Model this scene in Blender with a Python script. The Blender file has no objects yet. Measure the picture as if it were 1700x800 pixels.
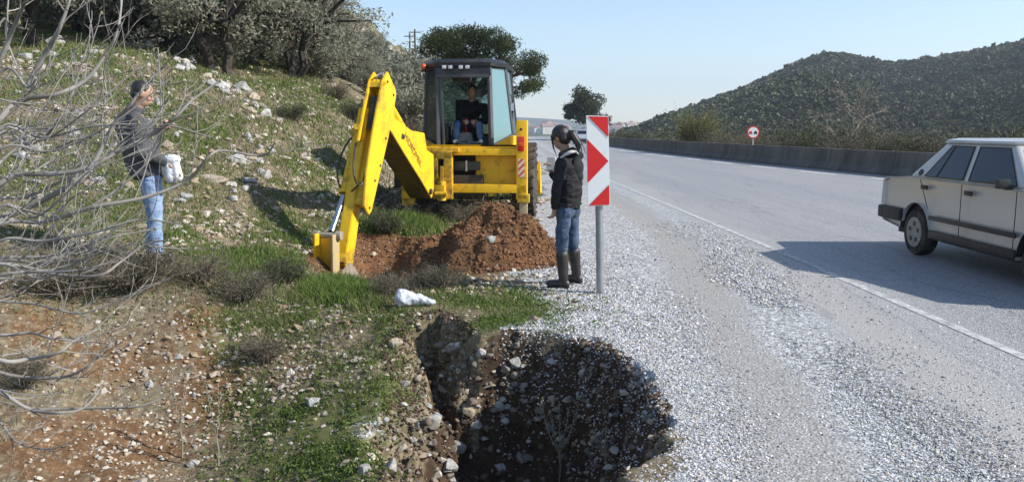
import bpy, bmesh, math, random
import numpy as np
from mathutils import Vector, Matrix, Euler, noise as mnoise
R = math.radians
random.seed(7); rng = np.random.default_rng(7)
scene = bpy.context.scene
COL = scene.collection

# ------------------------------------------------------------------ camera
F_PX, W_PX, H_PX = 1350.0, 1700.0, 800.0
HORIZON = 214.0
PITCH = math.atan((H_PX / 2 - HORIZON) / F_PX)
CAM = np.array([0.0, 0.0, 1.6])
cam_d = bpy.data.cameras.new("camera"); cam = bpy.data.objects.new("camera", cam_d); COL.objects.link(cam)
cam_d.sensor_width = 36.0; cam_d.lens = 36.0 * F_PX / W_PX
cam_d.clip_start = 0.05; cam_d.clip_end = 9000
cam.location = CAM.tolist(); cam.rotation_euler = (R(90) - PITCH, 0, 0)
scene.camera = cam

# ------------------------------------------------------------------ world, sun, exposure
SUN_DIR = Vector((1.45, -0.34, 1.0)).normalized()          # towards the sun
SUN_EL = math.asin(SUN_DIR.z); SUN_AZ = math.atan2(SUN_DIR.x, SUN_DIR.y)
world = bpy.data.worlds.new("World"); scene.world = world; world.use_nodes = True
wn = world.node_tree; bg = wn.nodes["Background"]
sky = wn.nodes.new("ShaderNodeTexSky"); sky.sky_type = 'NISHITA'; sky.sun_disc = False
sky.sun_elevation = SUN_EL; sky.sun_rotation = SUN_AZ
sky.altitude = 200; sky.air_density = 1.0; sky.dust_density = 0.25; sky.ozone_density = 2.0
wn.links.new(sky.outputs[0], bg.inputs[0]); bg.inputs[1].default_value = 0.12
sun_d = bpy.data.lights.new("sun", 'SUN'); sun = bpy.data.objects.new("sun", sun_d); COL.objects.link(sun)
sun_d.energy = 4.4; sun_d.angle = R(0.5); sun_d.color = (1.0, 0.955, 0.88)
sun.rotation_euler = SUN_DIR.to_track_quat('Z', 'Y').to_euler(); sun.location = (60, -30, 60)
vs = scene.view_settings; vs.view_transform = 'Standard'; vs.look = 'None'; vs.gamma = 1; vs.use_curve_mapping = False
vs.exposure = 0.75
scene.cycles.max_bounces = 6; scene.cycles.diffuse_bounces = 3; scene.cycles.glossy_bounces = 3
scene.cycles.transmission_bounces = 4; scene.cycles.transparent_max_bounces = 8; scene.cycles.volume_bounces = 0
scene.cycles.use_denoising = True; scene.cycles.caustics_reflective = False; scene.cycles.caustics_refractive = False

# ------------------------------------------------------------------ pixel <-> world (used only to work out where things stand)
cp, sp = math.cos(PITCH), math.sin(PITCH)
def ray(px, py):
    a = (np.asarray(px, float) - W_PX / 2) / F_PX; b = (H_PX / 2 - np.asarray(py, float)) / F_PX
    return np.stack([a + 0 * b, cp + b * sp + 0 * a, -sp + b * cp + 0 * a], -1)
def at(px, py, Y):
    d = ray(px, py); return CAM + d * (np.asarray(Y, float) / d[..., 1])[..., None]
def gp(px, py, z=0.0):
    d = ray(px, py); return CAM + d * ((z - CAM[2]) / d[..., 2])[..., None]
def proj(P):
    d = np.asarray(P, float) - CAM
    dep = np.maximum(d[..., 1] * cp - d[..., 2] * sp, 0.05)
    return W_PX / 2 + F_PX * d[..., 0] / dep, H_PX / 2 - F_PX * (d[..., 1] * sp + d[..., 2] * cp) / dep
def V(p): return Vector((float(p[0]), float(p[1]), float(p[2])))

# ------------------------------------------------------------------ numpy noise
def _h(ix, iy, iz, seed):
    n = (ix * 374761393 + iy * 668265263 + iz * 2147483647 + seed * 974634777) & 0xFFFFFFFF
    n = ((n ^ (n >> 13)) * 1274126177) & 0xFFFFFFFF
    n = ((n ^ (n >> 16)) * 2246822519) & 0xFFFFFFFF
    return (n & 0xFFFFFF) / float(0xFFFFFF)
def vnoise(x, y, seed=0, z=None):
    x = np.asarray(x, float); y = np.asarray(y, float)
    ix = np.floor(x).astype(np.int64); iy = np.floor(y).astype(np.int64)
    fx = x - ix; fy = y - iy; fx = fx * fx * (3 - 2 * fx); fy = fy * fy * (3 - 2 * fy)
    def lay(k):
        a = _h(ix, iy, k, seed); b = _h(ix + 1, iy, k, seed); c = _h(ix, iy + 1, k, seed); d = _h(ix + 1, iy + 1, k, seed)
        return (a * (1 - fx) + b * fx) * (1 - fy) + (c * (1 - fx) + d * fx) * fy
    if z is None: return lay(0) * 2 - 1
    z = np.asarray(z, float); iz = np.floor(z).astype(np.int64); fz = z - iz; fz = fz * fz * (3 - 2 * fz)
    return (lay(iz) * (1 - fz) + lay(iz + 1) * fz) * 2 - 1
def fbm(x, y, oct=4, seed=0, z=None, gain=0.5):
    s = 0.0; a = 1.0; f = 1.0; n = 0.0
    for k in range(oct):
        s = s + a * vnoise(x * f, y * f, seed + k * 17, None if z is None else z * f); n += a; a *= gain; f *= 2.03
    return s / n
def sstep(a, b, x):
    t = np.clip((x - a) / (b - a), 0, 1); return t * t * (3 - 2 * t)
def sdpoly(X, Y, poly):                                     # signed distance, positive inside
    poly = np.asarray(poly, float); n = len(poly)
    d = np.full(X.shape, 1e9); ins = np.zeros(X.shape, bool)
    for i in range(n):
        ax, ay = poly[i]; bx, by = poly[(i + 1) % n]
        ex, ey = bx - ax, by - ay; wx, wy = X - ax, Y - ay
        t = np.clip((wx * ex + wy * ey) / (ex * ex + ey * ey), 0, 1)
        d = np.minimum(d, (wx - ex * t) ** 2 + (wy - ey * t) ** 2)
        c = (ay > Y) != (by > Y)
        xi = ax + (Y - ay) * ex / (ey if abs(ey) > 1e-9 else 1e-9)
        ins ^= c & (X < xi)
    d = np.sqrt(d); return np.where(ins, d, -d)

# ------------------------------------------------------------------ objects and materials
def tag(o, label=None, cat=None, group=None, kind=None):
    if label: o["label"] = label
    if cat: o["category"] = cat
    if group: o["group"] = group
    if kind: o["kind"] = kind
    return o
def empty(name, loc=(0, 0, 0), rz=0.0, parent=None):
    o = bpy.data.objects.new(name, None); COL.objects.link(o); o.location = loc; o.rotation_euler = (0, 0, rz)
    o.empty_display_size = 0.2; o.parent = parent; return o
def link(name, me, mat=None, parent=None, loc=None):
    if mat is not None and not me.materials:
        for m in (mat if isinstance(mat, (list, tuple)) else [mat]): me.materials.append(m)
    o = bpy.data.objects.new(name, me); COL.objects.link(o); o.parent = parent
    if loc is not None: o.location = loc
    return o
def np_mesh(name, verts, faces, smooth=False, cols=None, attrs=None):
    verts = np.ascontiguousarray(verts, np.float32); faces = np.ascontiguousarray(faces, np.int32)
    me = bpy.data.meshes.new(name); k = faces.shape[1]; m = len(faces)
    me.vertices.add(len(verts)); me.vertices.foreach_set("co", verts.ravel())
    me.loops.add(m * k); me.loops.foreach_set("vertex_index", faces.ravel())
    me.polygons.add(m); me.polygons.foreach_set("loop_start", np.arange(m, dtype=np.int32) * k)
    me.polygons.foreach_set("use_smooth", np.full(m, smooth, bool))
    me.update(calc_edges=True)
    if cols is not None:
        a = me.attributes.new("Col", 'FLOAT_COLOR', 'POINT')
        c = np.ones((len(verts), 4), np.float32); c[:, :3] = cols; a.data.foreach_set("color", c.ravel())
    for nme, arr in (attrs or {}).items():
        a = me.attributes.new(nme, 'FLOAT', 'POINT'); a.data.foreach_set("value", np.ascontiguousarray(arr, np.float32).ravel())
    return me
def copy_tree(o, parent=None):
    c = o.copy(); COL.objects.link(c); c.parent = parent
    for ch in list(o.children): copy_tree(ch, c)
    return c

class NT:
    def __init__(s, name):
        s.m = bpy.data.materials.new(name); s.m.use_nodes = True; s.t = s.m.node_tree
        s.b = s.t.nodes["Principled BSDF"]; s.o = s.t.nodes["Material Output"]
    def n(s, typ, **kw):
        nd = s.t.nodes.new("ShaderNode" + typ)
        for k, v in kw.items():
            if k.startswith("i_"):
                key = k[2:]; key = int(key) if key.isdigit() else key.replace("_", " ")
                s.put(v, nd.inputs[key])
            else: setattr(nd, k, v)
        return nd
    def put(s, v, sock):
        if isinstance(v, bpy.types.NodeSocket): s.t.links.new(v, sock)
        elif isinstance(v, bpy.types.Node): s.t.links.new(v.outputs[0], sock)
        else:
            if isinstance(v, (tuple, list)) and len(v) == 3 and sock.type == 'RGBA': v = (*v, 1)
            sock.default_value = v
    def mix(s, f, a, b, mode='MIX'):
        nd = s.n("Mix", data_type='RGBA', blend_type=mode)
        s.put(f, nd.inputs[0]); s.put(a, nd.inputs[6]); s.put(b, nd.inputs[7]); return nd.outputs[2]
    def math(s, op, a, b=0.0, c=None):
        nd = s.n("Math", operation=op); s.put(a, nd.inputs[0]); s.put(b, nd.inputs[1])
        if c is not None: s.put(c, nd.inputs[2])
        return nd.outputs[0]
    def ramp(s, f, stops):
        nd = s.n("ValToRGB"); s.put(f, nd.inputs[0]); e = nd.color_ramp.elements
        while len(e) < len(stops): e.new(0.5)
        for el, (p, c) in zip(e, stops): el.position = p; el.color = (*c, 1) if len(c) == 3 else c
        return nd.outputs[0]
    def coord(s, obj=False, scale=(1, 1, 1)):
        src = s.n("TexCoord").outputs[3] if obj else s.n("NewGeometry").outputs[0]
        if scale != (1, 1, 1):
            return s.n("Mapping", i_0=src, i_3=scale).outputs[0]
        return src
    def noise(s, scale, detail=4, rough=0.55, co=None, out=0):
        nd = s.n("TexNoise", i_Scale=scale, i_Detail=detail, i_Roughness=rough)
        if co is not None: s.put(co, nd.inputs[0])
        return nd.outputs[out]
    def vor(s, scale, co=None, out=0, feature='F1'):
        nd = s.n("TexVoronoi", i_Scale=scale, feature=feature)
        if co is not None: s.put(co, nd.inputs[0])
        return nd.outputs[out]
    def attr(s, name, out=2):
        return s.n("Attribute", attribute_name=name).outputs[out]
    def bump(s, h, strength=0.5, dist=0.01):
        s.put(s.n("Bump", i_Strength=strength, i_Distance=dist, i_Height=h).outputs[0], s.b.inputs["Normal"])
    def fin(s, col=None, rough=None, spec=None, **kw):
        if col is not None: s.put(col, s.b.inputs["Base Color"])
        if rough is not None: s.put(rough, s.b.inputs["Roughness"])
        if spec is not None: s.b.inputs["Specular IOR Level"].default_value = spec
        for k, v in kw.items(): s.put(v, s.b.inputs[k.replace("_", " ")])
        return s.m

def simple(name, a, b=None, scale=8, rough=0.6, spec=0.3, bump=0.0, bd=0.004, obj=True, dirt=None, dirt_amt=0.3, **kw):
    t = NT(name); co = t.coord(obj)
    b = b or tuple(x * 0.75 for x in a)
    c = t.mix(t.ramp(t.noise(scale, 5, 0.6, co), [(0.35, (0, 0, 0)), (0.65, (1, 1, 1))]), a, b)
    if dirt:
        f = t.ramp(t.noise(scale * 0.6 + 1.3, 8, 0.75, co), [(1 - dirt_amt - 0.15, (0, 0, 0)), (1 - dirt_amt + 0.1, (1, 1, 1))])
        c = t.mix(f, c, dirt)
    if bump: t.bump(t.noise(scale * 4, 4, 0.6, co), bump, bd)
    return t.fin(c, rough, spec, **kw)
def attr_mat(name, a, rough=0.8, spec=0.15, trans=0.0, bump=0, bscale=60):
    """colour = Col attribute (each small piece's own tint) times a"""
    t = NT(name); c = t.mix(1.0, t.attr("Col", 0), a, 'MULTIPLY')
    if bump:
        co = t.coord(False); t.bump(t.noise(bscale, 3, 0.6, co), bump, 0.004)
    t.fin(c, rough, spec)
    if trans > 0:
        tr = t.n("BsdfTranslucent", i_0=c); mx = t.n("MixShader", i_0=trans)
        t.t.links.new(t.b.outputs[0], mx.inputs[1]); t.t.links.new(tr.outputs[0], mx.inputs[2]); t.t.links.new(mx.outputs[0], t.o.inputs[0])
    return t.m

# ------------------------------------------------------------------ mesh builder
class MB:
    def __init__(s): s.bm = bmesh.new()
    def box(s, c, d, rot=None, bevel=0.0):
        r = bmesh.ops.create_cube(s.bm, size=1.0); vs_ = r['verts']
        M = Matrix.Translation(V(c)) @ (rot.to_matrix().to_4x4() if isinstance(rot, Euler) else (rot or Matrix())) @ Matrix.Diagonal((*d, 1))
        bmesh.ops.transform(s.bm, matrix=M, verts=vs_)
        if bevel:
            es = list({e for v in vs_ for e in v.link_edges})
            bmesh.ops.bevel(s.bm, geom=es, offset=bevel, segments=2, affect='EDGES', profile=0.7)
        return s
    def bar(s, p, q, w, h, up=(0, 0, 1), bevel=0.0):
        p, q = V(p), V(q); d = q - p; L = d.length; z = d.normalized(); u = Vector(up)
        x = u.cross(z); x = x.normalized() if x.length > 1e-4 else Vector((1, 0, 0)); y = z.cross(x)
        M = Matrix((x, y, z)).transposed().to_4x4(); M.translation = (p + q) / 2
        r = bmesh.ops.create_cube(s.bm, size=1.0); vs_ = r['verts']
        bmesh.ops.transform(s.bm, matrix=M @ Matrix.Diagonal((w, h, L, 1)), verts=vs_)
        if bevel:
            bmesh.ops.bevel(s.bm, geom=list({e for v in vs_ for e in v.link_edges}), offset=bevel, segments=2, affect='EDGES')
        return s
    def cone(s, p, q, r1, r2=None, seg=16, caps=True):
        p, q = V(p), V(q); d = q - p; r2 = r1 if r2 is None else r2
        M = d.to_track_quat('Z', 'Y').to_matrix().to_4x4(); M.translation = (p + q) / 2
        r = bmesh.ops.create_cone(s.bm, cap_ends=caps, segments=seg, radius1=max(r1, 1e-4), radius2=max(r2, 1e-4), depth=d.length)
        bmesh.ops.transform(s.bm, matrix=M, verts=r['verts']); return s
    def ball(s, c, r, seg=12, rot=None):
        r = (r, r, r) if not isinstance(r, (tuple, list)) else r
        b = bmesh.ops.create_uvsphere(s.bm, u_segments=seg, v_segments=max(6, seg * 2 // 3), radius=1)
        M = Matrix.Translation(V(c)) @ (rot or Matrix()) @ Matrix.Diagonal((*r, 1))
        bmesh.ops.transform(s.bm, matrix=M, verts=b['verts']); return s
    def prism(s, pts, off, bevel=0.0):
        """closed polygon of 3-D points pushed along off"""
        off = V(off); a = [s.bm.verts.new(V(p)) for p in pts]; b = [s.bm.verts.new(V(p) + off) for p in pts]
        f1 = s.bm.faces.new(a); f2 = s.bm.faces.new(b[::-1]); n = len(pts); fs = [f1, f2]
        for i in range(n): fs.append(s.bm.faces.new([a[(i + 1) % n], a[i], b[i], b[(i + 1) % n]]))
        bmesh.ops.recalc_face_normals(s.bm, faces=fs)
        if bevel:
            bmesh.ops.bevel(s.bm, geom=list({e for f in fs for e in f.edges}), offset=bevel, segments=2, affect='EDGES')
        return s
    def hull8(s, a, b):
        """loft between two equal loops of points"""
        A = [s.bm.verts.new(V(p)) for p in a]; B = [s.bm.verts.new(V(p)) for p in b]; n = len(a)
        fs = [s.bm.faces.new(A), s.bm.faces.new(B[::-1])]
        for i in range(n): fs.append(s.bm.faces.new([A[(i + 1) % n], A[i], B[i], B[(i + 1) % n]]))
        bmesh.ops.recalc_face_normals(s.bm, faces=fs); return s
    def tube(s, pts, rad, seg=8):
        pts = [V(p) for p in pts]; n = len(pts)
        rad = [rad] * n if not isinstance(rad, (list, tuple, np.ndarray)) else rad
        rings = []; up = Vector((0.13, 0.31, 0.94))
        for i, p in enumerate(pts):
            t = (pts[min(i + 1, n - 1)] - pts[max(i - 1, 0)]); t = t.normalized() if t.length > 1e-7 else Vector((0, 0, 1))
            x = up.cross(t); x = x.normalized() if x.length > 1e-3 else Vector((1, 0, 0)); y = t.cross(x)
            rings.append([s.bm.verts.new(p + (x * math.cos(k * 2 * math.pi / seg) + y * math.sin(k * 2 * math.pi / seg)) * rad[i]) for k in range(seg)])
        for a, b in zip(rings[:-1], rings[1:]):
            for k in range(seg): s.bm.faces.new([a[k], a[(k + 1) % seg], b[(k + 1) % seg], b[k]])
        s.bm.faces.new(rings[0][::-1]); s.bm.faces.new(rings[-1]); return s
    def lathe(s, prof, c, axis='x', seg=32):
        """prof: list of (radius, along-axis)"""
        c = V(c); rings = []
        for r, h in prof:
            ring = []
            for k in range(seg):
                a = k * 2 * math.pi / seg; u, v = r * math.cos(a), r * math.sin(a)
                ring.append(s.bm.verts.new(c + (Vector((h, u, v)) if axis == 'x' else Vector((u, h, v)) if axis == 'y' else Vector((u, v, h)))))
            rings.append(ring)
        for a, b in zip(rings[:-1], rings[1:]):
            for k in range(seg): s.bm.faces.new([a[k], a[(k + 1) % seg], b[(k + 1) % seg], b[k]])
        s.bm.faces.new(rings[0][::-1]); s.bm.faces.new(rings[-1]); return s
    def build(s, name, mat, parent=None, smooth=False, xf=None, loc=None):
        if xf is not None: bmesh.ops.transform(s.bm, matrix=xf, verts=s.bm.verts)
        bmesh.ops.recalc_face_normals(s.bm, faces=s.bm.faces)
        me = bpy.data.meshes.new(name); s.bm.to_mesh(me); s.bm.free()
        if smooth:
            for p in me.polygons: p.use_smooth = True
            if smooth != 2 and hasattr(me, "set_sharp_from_angle"): me.set_sharp_from_angle(angle=R(38))
        return link(name, me, mat, parent, loc)
# ------------------------------------------------------------------ terrain heights
CT = [(700,505,7.3),(600,500,7.5),(520,485,7.8),(430,475,7.6),(330,455,7.6),(240,440,7.75),(100,445,7.2),(0,450,6.8),(-250,430,6.8),
 (0,530,6.2),(100,520,6.5),(200,512,6.7),(300,520,6.75),(400,530,6.9),(500,560,6.7),(600,585,6.35),
 (0,640,5.6),(200,650,6.0),(350,650,6.1),(450,650,6.0),(600,700,5.4),
 (0,790,4.9),(100,790,5.0),(200,790,5.05),(350,790,5.2),(500,790,5.0),(650,790,4.75),
 (200,950,4.2),(500,950,4.1),(650,900,4.2),(-250,700,5.4),(200,1300,3.1),(500,1400,3.0),(-250,1000,4.0),
 (590,478,8.8),(500,440,9.3),(420,430,9.2),(350,420,9.0),(300,400,8.8),(150,390,8.4),(0,390,8.2),
 (600,385,11.5),(520,390,11.2),(460,360,11.2),(400,320,11.2),(300,290,11),(150,280,10.8),(0,270,10.5),(-250,250,10.5),
 (670,355,14.2),(600,330,14),(540,290,14),(450,240,14),(350,210,14),(200,180,13.5),(0,170,13),(-250,150,13),
 (690,330,18),(640,270,18),(560,220,18),(450,170,18),(350,140,18),(200,95,17),(0,95,16.5),
 (700,300,24),(650,225,24),(600,180,24),(500,132,24),(385,128,22),(250,85,22),(50,80,20),
 (720,270,35),(680,215,35),(600,150,35),(450,100,35),(250,50,35),(0,20,32),
 (780,250,60),(700,200,60),(640,140,60),(560,80,60),(400,20,60),(0,-60,60),
 (560,18,88),(605,52,95),(640,76,102),(668,90,110),(500,-50,85),(300,-120,85),(0,-150,85),
 (668,140,150),(760,205,120),(600,100,150),(300,0,150),(820,232,100)]
_c = np.array(CT, float); _P = at(_c[:, 0], _c[:, 1], _c[:, 2])
_W = np.array([(-.9,7,0),(-.5,8.5,-.02),(0,8.5,0),(-.8,13,.02),(-1.9,14.8,.03),(-1.9,17,.03),(-1.5,20,0),(-1.2,24,0),(-.8,30,0),(0,40,0),
               (.5,60,0),(1.5,100,0),(2.5,150,0),(.4,11,0),(.4,20,0),(.5,7,0),(.6,5,-.1),(.6,3,-.1)], float)
_P = np.vstack([_P, _W])
_U = np.stack([_P[:, 0] / _P[:, 1] * 1.6, np.log(_P[:, 1])], 1); _T = _P[:, 2] / _P[:, 1]
def _phi(r2): return np.where(r2 > 1e-12, 0.5 * r2 * np.log(r2 + 1e-20), 0)
_n = len(_U); _A = np.zeros((_n + 3, _n + 3)); _D2 = ((_U[:, None] - _U[None]) ** 2).sum(-1)
_A[:_n, :_n] = _phi(_D2) + np.eye(_n) * 0.0015; _A[:_n, _n:] = np.c_[np.ones(_n), _U]; _A[_n:, :_n] = _A[:_n, _n:].T
_w = np.linalg.solve(_A, np.r_[_T, 0, 0, 0])
_tu = np.linspace(-.95, .4, 220) * 1.6; _tv = np.linspace(math.log(2.8), math.log(170), 240)
_tab = _w[_n] + _w[_n + 1] * _tu[None, :] + _w[_n + 2] * _tv[:, None]
for _i in range(_n): _tab = _tab + _w[_i] * _phi((_tu[None, :] - _U[_i, 0]) ** 2 + (_tv[:, None] - _U[_i, 1]) ** 2)
def rbf(X, Y):
    Yc = np.clip(Y, 2.8, 169.9); u = np.clip(X / Yc, -0.95, 0.399) * 1.6; v = np.log(Yc)
    a = (u - _tu[0]) / (_tu[1] - _tu[0]); b = (v - _tv[0]) / (_tv[1] - _tv[0]); i = np.clip(a.astype(int), 0, 218); j = np.clip(b.astype(int), 0, 238); a = a - i; b = b - j
    return ((_tab[j, i] * (1 - a) + _tab[j, i + 1] * a) * (1 - b) + (_tab[j + 1, i] * (1 - a) + _tab[j + 1, i + 1] * a) * b) * Yc
def lerp1(Y, pts):
    p = np.array(pts, float); return np.interp(Y, p[:, 0], p[:, 1])
E_SH = [(2, .25), (6.2, .25), (6.9, -.5), (8.6, -.2), (9.5, .2), (11, .3), (12.4, -.4), (13.2, -1.7), (17.5, -1.7), (22, -1.0), (40, .1), (100, 1.3), (170, 2.3)]
LINE = [(-20, 3.6), (5, 3.63), (11, 3.5), (25, 3.05), (50, 2.7), (100, 3.0), (160, 4.2), (260, 8), (400, 16)]
BARR = [(-20, 20), (0, 18), (10, 16.6), (20, 14.8), (29, 13), (39, 11.7), (55, 10.3), (77, 9.4), (110, 9.6), (160, 11.2), (260, 16), (400, 25)]
PIT = [(.62, 6.16), (.80, 5.75), (.90, 5.1), (.92, 4.5), (.80, 4.05), (.5, 3.6), (.2, 2.9), (-.6, 2.9), (-.62, 4.2), (-.72, 4.8), (-.85, 5.3), (-.80, 5.9), (-.98, 6.4), (-.90, 6.85), (-.62, 6.95), (-.45, 6.6), (-.25, 6.30), (0.0, 6.38)]
TRENCH = [(-2.35, 9.35), (-1.7, 9.0), (-.8, 9.15), (-.45, 10.2), (-.9, 11.1), (-1.6, 11.5), (-2.2, 11.3), (-2.5, 10.4)]
def ground_z(X, Y, fine=True):
    X = np.asarray(X, float); Y = np.asarray(Y, float)
    z = rbf(X, Y); e = lerp1(Y, E_SH)
    w = np.where(Y < 6.3, 1.0, 0.55 + 0.03 * Y)
    b = sstep(-w, 0.15, X - e); z = z * (1 - b)
    far = sstep(120, 175, Y); z = z * (1 - far) + (-12) * sstep(150, 300, Y) * far
    bx = X - lerp1(Y, BARR) - 1.2
    z = z - np.clip(bx, 0, 40) * 0.32 * sstep(0, 6, bx)
    z = np.maximum(z, -14)
    wild = 1 - b
    if fine:
        near = np.clip(Y / 10, 0.6, 3.0)
        amp = 0.016 * sstep(1.9, 1.1, X) + 0.055 * wild * near + 0.25 * sstep(0, 8, bx)
        z = z + amp * fbm(X * 1.3, Y * 1.3, 5, 3) + 0.02 * wild * fbm(X * 9, Y * 9, 3, 5)
            # crags on the far crest
        cr = sstep(60, 85, Y) * sstep(160, 120, Y) * sstep(2, -12, X)
        z = z + cr * (np.abs(fbm(X * .22, Y * .22, 5, 31)) * 3.2 - .6)
    # roadside pit
    m = (Y > 2.3) & (Y < 13) & (X > -4) & (X < 2.5)
    if m.any():
        xs, ys = X[m], Y[m]
        wob = 0.16 * fbm(xs * 2.3, ys * 2.3, 5, 21) + .07 * fbm(xs * 9, ys * 9, 3, 26) - .04; s = sdpoly(xs, ys, PIT) + wob
        lw = sstep(-.2, -.7, xs) * sstep(6.6, 6.2, ys)                         # the left side slopes in gently
        s = s + .09 * fbm(xs * 1.6 + 5, ys * 1.6, 3, 24) * lw
        d = sstep(-0.05 - .15 * lw, 0.30 + .35 * lw, s) * 0.75 + sstep(0.12, 0.7, s) * 0.62
        rough = sstep(-.02, .2, s) * (0.12 * fbm(xs * 2.2, ys * 2.2, 3, 25) + 0.13 * fbm(xs * 5, ys * 5, 4, 22) + 0.09 * fbm(xs * 12, ys * 12, 3, 23))
        s2 = sdpoly(xs, ys, TRENCH) + 0.12 * fbm(xs * 2.2, ys * 2.2, 3, 41)
        d2 = sstep(-0.05, 0.45, s2) * 0.55; rough2 = sstep(-.15, .2, s2) * (0.10 * fbm(xs * 4.5, ys * 4.5, 4, 42))
        zz = z[m]; zz = zz - d + rough - d2 + rough2; z[m] = zz
    return z
def hit(px, py, t1=160.0):
    """where the sight line of a picture point meets the ground"""
    px = np.atleast_1d(np.asarray(px, float)); py = np.atleast_1d(np.asarray(py, float))
    d = ray(px, py); t = 2.5 * (t1 / 2.5) ** (np.linspace(0, 1, 340)); P = CAM + d[:, None, :] * t[None, :, None]
    bl = P[..., 2] < ground_z(P[..., 0], P[..., 1], False) + .05; k = bl.argmax(1); ok = bl.any(1)
    lo = t[np.maximum(k - 4, 0)]; tt = lo[:, None] + (t[np.minimum(k + 12, 339)] - lo)[:, None] * np.linspace(0, 1, 260)[None]
    P = CAM + d[:, None, :] * tt[..., None]; bl = P[..., 2] < ground_z(P[..., 0], P[..., 1]); k = bl.argmax(1); ok &= bl.any(1)
    res = P[np.arange(len(px)), k]; res[~ok] = np.nan; return res
GX = [(2, .62), (5, .80), (6.0, .55), (6.6, .15), (7.2, .35), (8.2, .1), (9.5, .3), (11.5, .25), (14, .25), (20, .5), (40, .9), (100, 1.8), (170, 2.6)]
GREEN = [(180,300,240,160,.45),(520,300,120,130,.5),(430,560,120,60,.6),(640,640,70,60,.8),(550,740,110,80,.8),(760,500,60,30,.8),(900,500,90,30,.8),(560,490,75,28,1),(400,440,120,45,.75),(480,700,95,110,.85),(600,670,70,80,.7),(330,225,75,45,.8),(560,175,90,40,.7),(840,520,130,36,.85),
 (665,378,75,16,1),(470,390,60,50,.75),(300,380,60,50,.7),(120,120,120,70,.6),(400,560,70,60,.6),(640,540,60,40,.6),(500,520,60,30,.7),(740,560,40,30,.7),(250,170,80,50,.6),(420,700,50,90,.6)]
REDP = [(150,745,190,70,1),(330,535,60,40,.9),(60,540,90,60,.7),(350,650,100,110,.75),(200,600,160,60,.7),(690,430,150,60,1.2),(580,430,60,60,1.0),(900,680,170,120,.35),(500,600,60,50,.5)]
def pmask(px, py, L):
    m = np.zeros(np.shape(px))
    for cx, cy, rx, ry, w in L: m = np.maximum(m, w * np.exp(-(((px - cx) / rx) ** 2 + ((py - cy) / ry) ** 2) * 0.9))
    return m
def masks(X, Y, Z):
    px, py = proj(np.stack([X, Y, Z], -1))
    n1 = fbm(X * 1.7, Y * 1.7, 4, 51); n2 = fbm(X * 0.8 + 9, Y * 0.8, 4, 52)
    gr = sstep(-.32, .32, X - lerp1(Y, GX) + n1 * 0.45 * np.clip(Y / 7, 1, 4))
    gr = np.maximum(gr, np.exp(-((px - 610) / 40) ** 2 - ((py - 710) / 35) ** 2) * .55 * (Y < 8))
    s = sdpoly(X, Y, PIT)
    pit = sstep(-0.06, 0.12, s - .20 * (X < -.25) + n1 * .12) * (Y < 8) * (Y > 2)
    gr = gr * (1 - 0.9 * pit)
    bx = X - lerp1(Y, BARR) - .4; over = sstep(0, .8, bx)
    green = pmask(px, py, GREEN) * sstep(-.75, .05, n1 + n2 * .5)
    green = np.where(Y > 19, .35 + .5 * n2, green)
    red = pmask(px, py, REDP)
    fresh = sstep(-.28, .0, sdpoly(X, Y, TRENCH) + .15 * n1)
    return dict(fresh=fresh, gr=gr * (1 - over), pit=pit, green=np.clip(green, 0, 1), red=np.clip(red, 0, 1), over=over)

def shoulder_colour(t, co):
    v = t.n("SeparateColor", i_0=t.vor(95, co, 1)).outputs[0]; w = t.n("SeparateColor", i_0=t.vor(48, co, 1)).outputs[0]
    fine = t.ramp(v, [(0, (.14, .138, .135)), (.4, (.30, .296, .288)), (.8, (.43, .425, .415)), (1, (.68, .675, .66))])
    coarse = t.ramp(w, [(0, (.12, .12, .13)), (.4, (.29, .29, .29)), (.75, (.46, .46, .455)), (1, (.74, .74, .74))])
    dust = t.mix(t.noise(26, 6, .75, co), (.42, .395, .355), (.33, .31, .275))
    s_ = t.n("SeparateXYZ", i_0=co); bx = t.math('SUBTRACT', s_.outputs[0], t.math('MULTIPLY', t.math('MINIMUM', s_.outputs[1], 12.0), .13))
    bx = t.math('ADD', bx, t.math('MULTIPLY', t.math('SUBTRACT', t.noise(1.7, 7, .68, t.coord(False, (1, .42, 1))), .5), .95)); bx = t.math('DIVIDE', bx, 3.0)
    K = lambda L: t.ramp(bx, [(p / 3.0, (v_, v_, v_)) for p, v_ in L])
    comp = K([(.45, 0), (.66, .72), (1.08, .7), (1.24, 0)]); dst = K([(1.66, 0), (1.86, .95), (2.25, .9), (2.5, .1)]); crs = K([(.5, .9), (.7, .05), (1.15, .1), (1.3, .85), (1.62, .8), (1.8, 0)])
    c = t.mix(crs, fine, coarse); c = t.mix(comp, c, t.mix(.35, t.mix(t.noise(26, 6, .75, co), (.335, .315, .28), (.24, .225, .195)), fine)); c = t.mix(dst, c, t.mix(.25, dust, fine)); return c, v
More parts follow.
